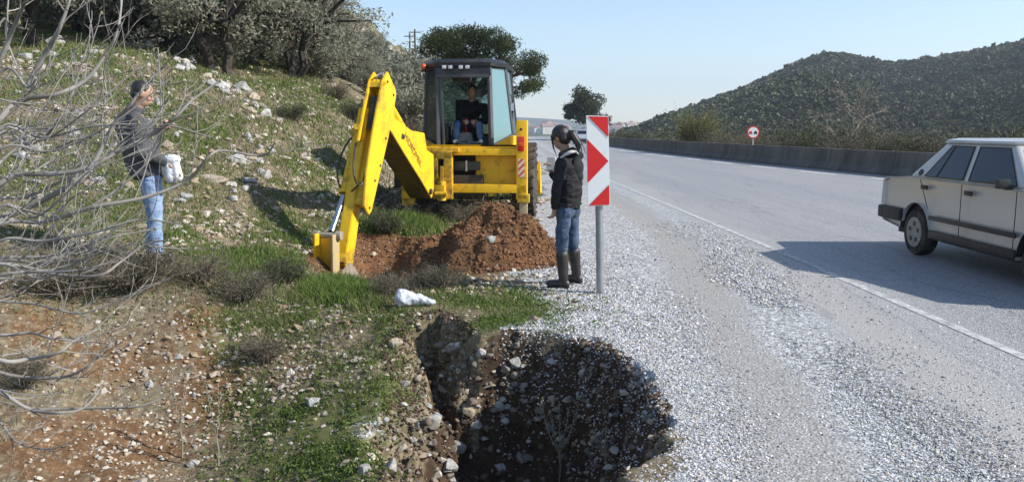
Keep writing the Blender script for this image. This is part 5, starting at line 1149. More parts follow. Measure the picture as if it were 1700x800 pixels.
pane([OTL, TL2, BL, OBL], M_GLD); pane([TR2, OTR, OBR, BR], M_GLB); pane([FTL, OTL, OBL, FBL], M_GLS); pane([OTR, FTR, FBR, OBR], M_GLB); pane([FTR, FTL, FBL, FBR], M_GLS)
m = MB(); fz = BL.z + .0
m.prism([BL - Vector((0, 0, .06)), BR - Vector((0, 0, .06)), OBR - Vector((0, 0, .06)), FBR - Vector((0, 0, .06)), FBL - Vector((0, 0, .06)), OBL - Vector((0, 0, .06))], (0, 0, .05)); P(m, "cab_floor", M_DIRTY, cab)
# controls: console, levers, seat, steering wheel, boot and papers on the floor, sun visor
m = MB(); g = pl(771, 226, .62); m.prism([g + Vector((-.17, 0, -.22)), g + Vector((.17, 0, -.22)), g + Vector((.12, 0, .06)), g + Vector((-.12, 0, .06))], (0, .14, 0), .02)
cons = P(m, "lever_boot", simple("grey_rubber_boot", (.24, .23, .22), (.15, .145, .14), 9, .8, .2), cab)
for dx in (-.04, 0.03):
    m = MB(); m.tube([g + Vector((dx, .05, .04)), g + Vector((dx, .03, .16)), g + Vector((dx + .01, .0, .27))], .009, 8); m.ball(g + Vector((dx + .01, 0, .28)), (.025, .025, .03)); P(m, "lever", M_RED if dx > 0 else M_BLK, cons)
m = MB(); s0 = pl(773, 215, 1.15)
m.box((s0.x, 1.2, s0.z - .05), (.46, .46, .12), bevel=.04); m.box((s0.x, 1.42, s0.z + .25), (.44, .12, .58), bevel=.05); m.box((s0.x, 1.2, s0.z - .22), (.3, .3, .26)); P(m, "seat", simple("black_seat_vinyl", (.02, .02, .022), (.03, .03, .03), 8, .6, .3), cab)
m = MB(); m.lathe([(.17, -.01), (.19, 0), (.17, .012)], (s0.x, 1.62, s0.z + .12), 'y', 24); P(m, "steering_wheel", M_BLK, cab)
m = MB(); a = pl(766, 131, .5); m.box(a, (.30, .03, .12), bevel=.01); P(m, "sun_visor", M_BLK, cab)
m = MB()
for k in range(7):
    r1 = random.Random(k); q = pl(758 + r1.random() * 34, 236 + r1.random() * 4, .45 + r1.random() * .15); m.box(q, (.20, .13, .008), Euler((r1.uniform(-.5, .2), r1.uniform(-.2, .2), r1.uniform(-1, 1))))
P(m, "floor_rags", simple("dirty_cloth", (.42, .40, .38), (.22, .21, .22), 14, .9, .1), cab)
m = MB(); q = pl(738, 212, .6); m.box(q + Vector((0, .1, -.12)), (.16, .35, .3), bevel=.03); m.box(q + Vector((.02, 0, .06)), (.2, .12, .03), bevel=.01); m.ball(q + Vector((0, 0, .0)), .05); m.tube([q + Vector((.05, 0, 0)), q + Vector((.08, -.05, .1))], .01); P(m, "side_console", M_BLK, cab)
m = MB(); b0 = pl(827, 219, .55); m.cone(b0 - Vector((0, 0, .1)), b0 + Vector((0, 0, .06)), .045, seg=14); m.cone(b0 + Vector((0, 0, .06)), b0 + Vector((-.01, 0, .11)), .045, .02, seg=14)
P(m, "spray_bottle", M_WHT, cab); m = MB(); m.box(b0 + Vector((-.02, -.005, .13)), (.09, .05, .04), bevel=.01); P(m, "yellow_cap", Y, cab)
# mirror
m = MB(); q = pl(851, 178, .9); m.box(q, (.07, .12, .17), bevel=.02); mi = P(m, "mirror", M_BLK, cab); m = MB(); m.box(q + Vector((.0, -.063, 0)), (.055, .006, .14)); P(m, "mirror_glass", M_CHR, mi)
m = MB(); m.tube([q + Vector((0, 0, .07)), q + Vector((-.02, 0, .2)), Vector((OTR.x, 1.1, q.z + .25))], .012, 6); m.tube([q + Vector((0, 0, -.07)), Vector((OBR.x - .02, 1.1, q.z - .35))], .012, 6); P(m, "mirror_arm", M_BLK, mi)
# yellow bodywork below the cab and fenders
m = MB(); z1 = BL.z - .07
m.prism([Vector((XL + .12, .18, zt1)), Vector((XR - .15, .18, zt1)), Vector((XR - .15, .18, zt1 + .05)), Vector((BR.x, .2, z1)), Vector((BL.x, .2, z1)), Vector((XL + .12, .18, zt1 + .05))], (0, 1.6, 0), .01)
P(m, "cab_base", M_YELD)
m = MB(); m.prism([pl(818, 248, .22), pl(852, 248, .22), pl(853, 226, .22), pl(846, 226, .22), pl(818, 243, .22)], (0, 1.75, 0), .012); P(m, "fender", Y)
m = MB(); m.prism([pl(710, 247, .3), pl(727, 247, .3), pl(722, 240, .3), pl(706, 232, .3), pl(690, 240, .3)], (0, 1.75, 0), .012); P(m, "fender", M_YELD)
m = MB(); q = pl(865, 239, -.02); m.box(q + Vector((0, -.01, 0)), (.11, .06, .24), bevel=.02); tl = P(m, "tail_light", M_RED); m = MB(); m.box(q + Vector((0, -.045, -.01)), (.075, .02, .07), bevel=.008); P(m, "indicator_lens", M_ORG, tl)
m = MB(); m.cone(pl(865, 215, -.02) + Vector((0, -.01, 0)), pl(865, 215, -.02) + Vector((0, .04, 0)), .022); P(m, "frame_hole", M_DIRTY)
t = NT("striped_reflector"); co = t.n("SeparateXYZ", i_0=t.coord(True)); f = t.math('FRACT', t.math('MULTIPLY', t.math('ADD', t.math('MULTIPLY', co.outputs[0], -1), co.outputs[2]), 9.0))
M_STR = t.fin(t.mix(t.math('GREATER_THAN', f, .5), (.70, .62, .56), (.62, .10, .08)), .5, .4)
m = MB(); a, b = pl(860.5, 264, -.02), pl(870.5, 294, -.02); m.box(((a.x + b.x) / 2, -.026, (a.z + b.z) / 2), (b.x - a.x, .008, a.z - b.z)); P(m, "reflector_plate", M_STR)
# engine hood, loader arms, loader bucket
m = MB(); m.prism([(-.42, 1.9, 1.5), (-.42, 3.9, 1.36), (-.42, 4.0, .8), (-.42, 1.9, .8)], (.84, 0, 0), .05); hd = P(m, "engine_hood", Y)
m = MB(); m.box((0, 4.01, 1.05), (.6, .03, .4)); P(m, "radiator_grille", M_BLK, hd); m = MB(); m.cone((.2, 2.8, 1.4), (.2, 2.8, 1.95), .045); P(m, "exhaust_pipe", M_STL, hd)
for s_ in (-1, 1):
    m = MB(); x = s_ * .55; m.prism([(x, 2.0, 1.25), (x, 2.2, 1.38), (x, 3.9, 1.0), (x, 4.7, .45), (x, 4.6, .28), (x, 3.7, .78)], (.09, 0, 0), .01); P(m, "loader_arm", Y)
m = MB(); prof = [(4.7, .85), (4.62, .4), (4.75, .12), (5.5, .06), (5.5, .09), (4.8, .16), (4.68, .42), (4.76, .83)]
m.prism([(-1.04, y, z) for y, z in prof], (2.08, 0, 0))
for s_ in (-1.04, 1.01): m.prism([(s_, 4.72, .85), (s_, 4.62, .4), (s_, 4.75, .12), (s_, 5.48, .07), (s_, 5.1, .6)], (.03, 0, 0))
P(m, "loader_bucket", Y)
# wheels
def wheel(x, y, r, w, lug):
    m = MB(); h = w / 2; m.lathe([(r * .55, -h * .8), (r * .72, -h), (r * .93, -h * .95), (r * .97, -h * .7), (r * .97, h * .7), (r * .93, h * .95), (r * .72, h), (r * .55, h * .8)], (x, y, r), 'x', 40)
    if lug:
        n = 22
        for k in range(n):
            for sd in (-1, 1):
                a = (k + (.5 if sd > 0 else 0)) * 2 * math.pi / n; a2 = a + .16; rr = r * .985
                p = Vector((x + sd * h * 1.0, y + rr * math.cos(a), r + rr * math.sin(a))); q = Vector((x + sd * .02, y + rr * math.cos(a2), r + rr * math.sin(a2)))
                m.bar(p, q, .05, .05, up=(0, math.cos(a), math.sin(a)))
    wh = P(m, "wheel", M_RUB); 
    m = MB(); m.lathe([(r * .57, -h * .72), (r * .5, -h * .74), (r * .47, -h * .3), (r * .15, -h * .2), (r * .15, h * .2), (r * .47, h * .3), (r * .5, h * .74), (r * .57, h * .72)], (x, y, r), 'x', 32); P(m, "rim", M_RIM, wh)
xw = pl(889, 300, 1.15).x - .2
wheel(xw, 1.2, .66, .40, True); wheel(-xw - .0, 1.2, .66, .40, True); wheel(xw - .05, 3.35, .42, .28, False); wheel(-xw + .05, 3.35, .42, .28, False)
# ------------------------------------------------------------------ people
M_SKIN = simple("skin", (.42, .25, .17), (.36, .20, .13), 9, .55, .35)
M_HAIR = simple("dark_hair", (.012, .010, .009), (.03, .024, .02), 60, .4, .5, bump=.6, bd=.003)
M_JKT = simple("black_jacket_cloth", (.012, .012, .013), (.022, .022, .024), 14, .78, .25, bump=.5, bd=.006)
def denim(name, a, b):
    t = NT(name); co = t.coord(True); c = t.mix(t.ramp(t.noise(5, 6, .65, co), [(.38, (0, 0, 0)), (.66, (1, 1, 1))]), a, b); t.bump(t.noise(18, 5, .65, co), .8, .012); return t.fin(c, .9, .1)
M_JEAN = denim("dark_denim", (.035, .052, .095), (.12, .165, .24)); M_JEANL = denim("pale_denim", (.17, .26, .42), (.33, .43, .57))
M_BOOT = simple("dark_boot_leather", (.022, .019, .018), (.05, .042, .036), 12, .45, .5, bump=.3)
M_GREY = simple("grey_knit", (.065, .067, .07), (.095, .096, .10), 22, .9, .15, bump=.6, bd=.006)
def blob(name, caps, balls, mat, parent, voxel=.008, smooth=5):
    m = MB()
    for p, q, a, b in caps:
        p, q = V(p), V(q)
        m.cone(p, q, a, b, seg=14); m.ball(p, a, 12); m.ball(q, b, 12)
    for c, r_, rot in balls: m.ball(c, r_, 16, rot)
    me = bpy.data.meshes.new(name); m.bm.to_mesh(me); m.bm.free(); o = bpy.data.objects.new(name, me); COL.objects.link(o)
    md = o.modifiers.new("r", 'REMESH'); md.mode = 'VOXEL'; md.voxel_size = voxel; s = o.modifiers.new("s", 'SMOOTH'); s.iterations = smooth; s.factor = .5
    me2 = bpy.data.meshes.new_from_object(o.evaluated_get(bpy.context.evaluated_depsgraph_get())); bpy.data.objects.remove(o); bpy.data.meshes.remove(me)
    me2.name = name
    for p in me2.polygons: p.use_smooth = True
    if name in ("jacket", "trousers"):
        am = .011 if name == "jacket" else .008
        n_ = len(me2.vertices); co = np.empty(n_ * 3, np.float32); no = np.empty(n_ * 3, np.float32); me2.vertices.foreach_get("co", co); me2.vertex_normals.foreach_get("vector", no); co = co.reshape(-1, 3).astype(float); no = no.reshape(-1, 3)
        q_ = co * np.array([9, 9, 15]); am2 = fbm(q_[:, 0], q_[:, 1], 2, 7, z=q_[:, 2]) * am * 1.3 + (np.abs(fbm(q_[:, 0] * 2.3, q_[:, 1] * 2.3, 1, 9, z=q_[:, 2] * 2.3)) - .3) * am * .7
        me2.vertices.foreach_set("co", (co + no * am2[:, None]).astype(np.float32).ravel()); me2.update()
    me2.materials.clear(); return link(name, me2, mat, parent)
A3 = lambda *a: np.array(a, float)
def un(v): return v / np.linalg.norm(v)
def hand(wr, d, pn, side, curl=.6, s=1.0):
    d = un(d); pn = un(pn - np.dot(pn, d) * d); sv = np.cross(d, pn) * side; caps, balls = [], []
    for k, (o_, L) in enumerate(((-.030, .062), (-.010, .075), (.011, .078), (.031, .068))):
        b0 = wr + d * .035 * s; a = wr + (d * .088 + sv * o_) * s; caps.append((b0 + sv * o_ * .7 * s, a, .014 * s, .0105 * s))
        m_ = a + (d * math.cos(curl) + pn * math.sin(curl)) * L * .52 * s; e_ = m_ + (d * math.cos(curl * 2.1) + pn * math.sin(curl * 2.1)) * L * .48 * s
        caps.append((a, m_, .0100 * s, .0092 * s)); caps.append((m_, e_, .0092 * s, .0080 * s))
    a = wr + (d * .028 + sv * .030) * s; m_ = a + (d * .6 + sv * .65 + pn * .35) * .036 * s; e_ = m_ + (d * .85 + pn * .55) * .030 * s
    caps += [(wr + d * .01 * s, a, .016 * s, .014 * s), (a, m_, .0125 * s, .011 * s), (m_, e_, .011 * s, .009 * s)]; return caps, balls
def basis(fw, up=A3(0, 0, 1)):
    fw = un(fw); l = un(np.cross(up, fw)); u = np.cross(fw, l); return fw, l, u
def head_parts(c, fw, s=1.0):
    f, l, u = basis(fw); Mx = Matrix(((l[0], f[0], u[0], 0), (l[1], f[1], u[1], 0), (l[2], f[2], u[2], 0), (0, 0, 0, 1))); c = A3(*c)
    balls = [(c + u * .015 * s, (.074 * s, .092 * s, .100 * s), Mx), (c - u * .045 * s + f * .022 * s, (.056 * s, .066 * s, .070 * s), Mx), (c - u * .012 * s + f * .092 * s, (.012 * s, .018 * s, .022 * s), Mx),
             (c - u * .055 * s + f * .082 * s, (.022 * s, .010 * s, .010 * s), Mx), (c + u * .018 * s + f * .078 * s, (.050 * s, .014 * s, .010 * s), Mx)]
    for q in (-1, 1): balls.append((c + l * q * .075 * s, (.010 * s, .022 * s, .032 * s), Mx)); balls.append((c + l * q * .035 * s + f * .062 * s - u * .02 * s, (.022 * s, .02 * s, .02 * s), Mx))
    return balls, (f, l, u, Mx, c)
def eyes(root, fr_, s=1.0):
    f, l, u, Mx, c = fr_
    for q in (-1, 1): m = MB(); m.ball(tuple(c + l * q * .031 * s + f * .078 * s + u * .004 * s), (.011 * s, .006 * s, .006 * s), 8, Mx); m.build("eye", M_HAIR, root, True)
def make_person(root, J, mt, voxel=.007):
    f, l, u = basis(J['f']); hb, hfr = head_parts(J['head'], J['hf'], J.get('hs', 1)); caps, balls = [], list(hb)
    ch, pe, nk = J['chest'], J['pelvis'], J['neck']
    caps += [(nk, A3(*J['head']) - hfr[2] * .04, .055, .052), (ch, nk, .07, .055), (pe, ch, .09, .09)]
    for S in 'LR':
        caps += [(J['hip' + S], J['kn' + S], .075, .05), (J['kn' + S], J['an' + S], .044, .028), (J['an' + S], J['an' + S] + J['toe' + S] * .10 - A3(0, 0, .05), .026, .018),
                 (ch + (J['sh' + S] - ch) * .5, J['sh' + S] * .9 + ch * .1 - A3(0, 0, .02), .045, .035), (J['sh' + S] - A3(0, 0, .03), J['el' + S], .036, .034), (J['el' + S], J['wr' + S], .036, .026)]
        c, b = hand(J['wr' + S], J['hd' + S], J.get('pn' + S, f), 1 if S == 'L' else -1, J.get('curl', .7)); caps += c
    body = blob("body", caps, balls, mt['skin'], root, voxel, 3); eyes(body, hfr, J.get('hs', 1))
    # trousers
    caps = [(pe, pe + A3(0, 0, .02), .105, .10)]; 
    for S in 'LR': caps += [(J['hip' + S], J['kn' + S], mt.get('th', .092), .064), ((J['kn' + S], J['kn' + S] * .7 + J['an' + S] * .3, .060, .044) if mt.get('high') else (J['kn' + S], J['kn' + S] * .12 + J['an' + S] * .88, .062, mt.get('cuff', .055))), (pe, J['hip' + S], .105, .100)]
    blob("trousers", caps, [], mt['jeans'], root, .008, 4)
    # jacket
    fl = basis(J['f']); Mx = Matrix(((l[0], f[0], 0, 0), (l[1], f[1], 0, 0), (0, 0, 1, 0), (0, 0, 0, 1)))
    w = mt.get('w', 1.0); ws = mt.get('ws', 1.0); hem = mt.get('hem', 0.0)
    top = (J['shL'] + J['shR']) / 2; balls = []; lo = pe + A3(0, 0, .0 - hem); K = 20
    for i in range(K):
        t_ = i / (K - 1); p = lo * (1 - t_) + (top - A3(0, 0, .05)) * t_; wl = .158 + .022 * t_ - .012 * math.sin(math.pi * t_); balls.append((p, (wl * w, (.128 + .010 * math.sin(math.pi * t_)) * max(w, .9), .075), Mx))
    sl, sr = J['shL'], J['shR']; caps = [(sl * .88 + sr * .12, sr * .88 + sl * .12, .066, .066), (top, nk, .095, .066)]
    for S in 'LR': caps += [(J['sh' + S], J['el' + S], .060 * ws, .053 * ws), (J['el' + S], J['el' + S] * .06 + J['wr' + S] * .94, .053 * ws, .042 * ws)]
    blob("jacket", caps, balls, mt['jacket'], root, .008, 3); return hfr
def shoes(root, J, mt, name, r0, high):
    for S in 'LR':
        an, t_ = J['an' + S], J['toe' + S]; caps = [(an + A3(0, 0, -.045), an + t_ * .15 + A3(0, 0, -.052), .040, .034), (an + A3(0, 0, -.05) - t_ * .03, an + A3(0, 0, -.04), .038, .042)]
        if high: kn = J['kn' + S]; caps += [(an + A3(0, 0, -.02), an * .28 + kn * .72, r0 * .88, r0 * 1.2)]
        o = blob(name, caps, [], mt, root, .007, 3)
        m = MB(); q = an + t_ * .055; m.bar((q[0] - t_[0] * .115, q[1] - t_[1] * .115, q[2] - .085), (q[0] + t_[0] * .115, q[1] + t_[1] * .115, q[2] - .085), .075, .02, bevel=.006); m.build("sole", M_BLK, o)
def gz(x, y): return float(ground_z(np.array([x]), np.array([y]))[0])
# --- woman at the sign
O = gp(940, 478); O = A3(O[0], O[1], 0.0); O[2] = gz(O[0], O[1]) + .0; k_ = O[1] / F_PX
W = lambda px, py, dy=0.0: A3((px - 850) / F_PX * (O[1] + dy) - O[0], dy, CAM[2] - (py - HORIZON) / F_PX * (O[1] + dy) - O[2])
f = un(A3(-.86, .5, 0)); l = np.cross(A3(0, 0, 1), f)
J = dict(f=f, hf=un(f + A3(0, 0, -.48)), head=W(930, 229, .02), neck=W(941, 256, .0), chest=W(944, 285, .0), pelvis=W(943, 343, .0), shL=W(931, 270, -.15), shR=W(955, 271, .16), elL=W(924, 314, -.19), elR=W(935, 312, .24),
         wrL=W(921, 343, -.14), wrR=W(917, 288, .23), hdL=A3(-.12, .05, -1), hdR=A3(-.2, 0, .9), pnL=un(f), pnR=un(A3(-1, -.3, 0)), hipL=W(937, 350, -.07), hipR=W(949, 349, .08), knL=W(933, 408, -.06), knR=W(952, 404, .14),
         anL=W(937, 466, -.03), anR=W(959, 458, .26), toeL=un(A3(-.9, .25, 0)), toeR=un(A3(-.8, .45, 0)), curl=.8, hs=.98)
J['anL'][2] = .10; J['anR'][2] = .10
wo = empty("person", O.tolist()); tag(wo, "woman in black hooded jacket and tall boots writing on a pad by the striped sign", "person")
hf_ = make_person(wo, J, dict(skin=M_SKIN, jeans=M_JEAN, jacket=M_JKT, w=1.0, ws=1.0, th=.082, cuff=.05, hem=-.015, high=1)); shoes(wo, J, M_BOOT, "boot", .055, True)
F_, L_, U_, Mx, c = hf_
blob("hair", [(c - F_ * .07 - U_ * .01, c - F_ * .135 - U_ * .03, .045, .035), (c - F_ * .13 - U_ * .02, c - F_ * .15 - U_ * .14, .042, .034), (c - F_ * .15 - U_ * .13, c - F_ * .125 - U_ * .20, .033, .012), (c + L_ * .055 + F_ * .06 + U_ * .04, c + F_ * .10 + L_ * .03 - U_ * .07, .013, .009), (c + F_ * .10 + L_ * .03 - U_ * .06, c + F_ * .10 + L_ * .03 - U_ * .16, .009, .004)],
     [(c - F_ * .018 + U_ * .03, (.087, .098, .098), Mx), (c - F_ * .04 - U_ * .03, (.078, .062, .06), Mx)], M_HAIR, wo, .007, 2)
m = MB(); rh_ = np.random.default_rng(5)
for i in range(46):
    a = c - F_ * .02 + U_ * rh_.uniform(-.02, .11) + L_ * rh_.uniform(-.08, .08) - F_ * rh_.uniform(0, .1); b_ = a + rh_.normal(size=3) * .018 - U_ * rh_.uniform(.0, .08) - F_ * .02; m.tube([a, (a + b_) / 2 + rh_.normal(size=3) * .01, b_], .0013, 4)
for i in range(26):
    a = c - F_ * .14 - U_ * .05 + rh_.normal(size=3) * .02; b_ = a - U_ * rh_.uniform(.12, .22) + rh_.normal(size=3) * .03; m.tube([a, (a + b_) / 2 - F_ * .02, b_], .0016, 4)
m.build("loose_hair", M_HAIR, wo)
hd = W(955, 279, -.0) - f * .03; rotz_ = Matrix(((l[0], f[0], 0, 0), (l[1], f[1], 0, 0), (0, 0, 1, 0), (0, 0, 0, 1)))
blob("hood", [(W(932, 257, -.08), W(950, 251, -.06), .036, .044), (W(950, 252, -.06), W(961, 258, .05), .046, .046)], [(W(957, 278, -.03), (.105, .062, .105), rotz_), (W(959, 292, -.03), (.07, .055, .07), rotz_)], M_JKT, wo, .008, 3)
m = MB(); m.tube([W(930, 262, -.155), W(938, 256, -.165), W(947, 252, -.16), W(955, 251, -.13), W(960, 256, -.05)], [.010, .016, .017, .013, .006], 8); m.build("collar_lining", simple("pale_fleece_lining", (.62, .60, .58), (.4, .38, .37), 30, .9, .1), wo, True)
m = MB(); m.tube([W(925, 337, -.16), W(940, 341, -.17), W(958, 339, -.06), W(964, 337, .1)], .017, 8); m.build("waistband", simple("ribbed_black_knit", (.018, .018, .02), (.03, .03, .03), 30, .8, .2), wo, True)
hp = W(914, 271, .20) + O; m = MB(); m.prism([hp + A3(-.045, 0, -.065), hp + A3(.038, -.01, -.065), hp + A3(.048, -.012, .065), hp + A3(-.035, -.002, .07)], (.012, .03, .0), .003)
tag(m.build("note_pad", M_WHT), "white writing pad held up in the woman's far hand", "note pad")
m = MB(); a = W(904, 281, .17) + O; m.cone(a, W(918, 287, .16) + O, .0045, seg=8); tag(m.build("pen", M_BLK), "thin dark pen held in the woman's hand below the white pad", "pen")
# --- man behind the branches
Y0 = 7.75; X0 = (250 - 850) / F_PX * Y0; O = A3(X0, Y0, gz(X0, Y0))
zoff = CAM[2] - (437 - HORIZON) / F_PX * Y0; O[2] = max(zoff, O[2] - .02) if abs(zoff - O[2]) < .12 else O[2]
W = lambda px, py, dy=0.0: A3((px - 850) / F_PX * (Y0 + dy) - O[0], dy, (CAM[2] - (py - HORIZON) / F_PX * (Y0 + dy)) - zoff)
f = un(A3(.93, .36, 0)); l = np.cross(A3(0, 0, 1), f)
J = dict(f=f, hf=un(f + A3(0, 0, -.40)), head=W(245, 158, 0), neck=W(236, 184, 0), chest=W(230, 215, 0), pelvis=W(247, 288, 0), shL=W(222, 195, .16), shR=W(232, 199, -.16), elL=W(250, 235, .22), elR=W(240, 254, -.19), wrL=W(272, 214, .22), wrR=W(278, 268, -.14),
         hdL=A3(.7, 0, .7), hdR=A3(.95, .15, -.1), pnL=A3(.3, -1, 0), pnR=A3(0, .5, -.8), hipL=W(248, 292, .08), hipR=W(251, 296, -.08), knL=W(252, 362, .09), knR=W(255, 366, -.07), anL=W(246, 428, .1), anR=W(250, 432, -.05), toeL=un(A3(.9, .4, 0)), toeR=un(A3(.95, .2, 0)), curl=.9, hs=1.04)
J['anL'][2] = .09; J['anR'][2] = .09
mn = empty("person", O.tolist()); tag(mn, "man in grey sweater and pale blue jeans standing behind the bare fig branches", "person")
hf_ = make_person(mn, J, dict(skin=M_SKIN, jeans=M_JEANL, jacket=M_GREY, w=1.28, ws=1.22, th=.10, cuff=.07)); shoes(mn, J, M_BOOT, "shoe", .05, False)
F_, L_, U_, Mx, c = hf_
blob("hair", [], [(c - F_ * .02 + U_ * .04, (.084, .094, .084), Mx), (c - F_ * .05 - U_ * .02, (.074, .05, .05), Mx)], M_HAIR, mn, .007, 2)
m = MB(); hp = W(287, 275, -.13) + O; b_ = blob("white_sack", [(hp + A3(-.03, 0, .05), hp + A3(-.01, 0, -.11), .045, .055), (hp + A3(.03, 0, .06), hp + A3(.05, 0, -.10), .035, .05)], [(hp + A3(.0, 0, .06), (.09, .05, .05), Matrix())], simple("white_plastic_sheet", (.74, .75, .78), (.6, .62, .66), 9, .45, .4, bump=.8, bd=.02), None, .009, 2)
m.bm.free(); tag(b_, "crumpled white plastic sack held in front of the standing man", "sack")
# --- driver in the cab
yl = 1.0; Q = lambda px, py, y_: A3(*(BM @ pl(px, py, y_))); seat = A3(*(BM @ Vector((s0.x, 1.12, s0.z + .09)))); O = seat.copy(); q = lambda px, py, y_: Q(px, py, y_) - O
f = un(A3(.03, -1, 0)); l = np.cross(A3(0, 0, 1), f)
J = dict(f=f, hf=un(f + A3(0, 0, -.35)), head=q(784, 153, .86), neck=q(784, 170, .93), chest=q(785, 185, .98), pelvis=A3(0, 0, .03), shL=q(804, 178, .98), shR=q(766, 178, .98), elL=q(806, 202, .86), elR=q(762, 201, .86), wrL=q(790, 200, .66), wrR=q(772, 200, .66),
         hdL=A3(-.4, -.8, -.1), hdR=A3(.3, -.85, -.1), pnL=A3(0, 0, -1), pnR=A3(0, 0, -1), hipL=A3(.09, -.05, .02), hipR=A3(-.09, -.05, .02), knL=q(796, 208, .60), knR=q(759, 208, .60), anL=q(798, 230, .58), anR=q(757, 230, .60), toeL=un(A3(.1, -1, 0)), toeR=un(A3(-.1, -1, 0)), curl=1.0, hs=.98)
dr = empty("person", O.tolist()); tag(dr, "man in dark jacket and jeans sitting in the cab working the levers", "person")
hf_ = make_person(dr, J, dict(skin=M_SKIN, jeans=denim("mid_denim", (.06, .11, .24), (.16, .25, .42)), jacket=M_JKT, w=1.12, ws=1.15, th=.085, cuff=.06)); shoes(dr, J, M_WHT, "shoe", .05, False)
F_, L_, U_, Mx, c = hf_; blob("hair", [], [(c - F_ * .02 + U_ * .042, (.080, .090, .078), Mx)], M_HAIR, dr, .007, 2)
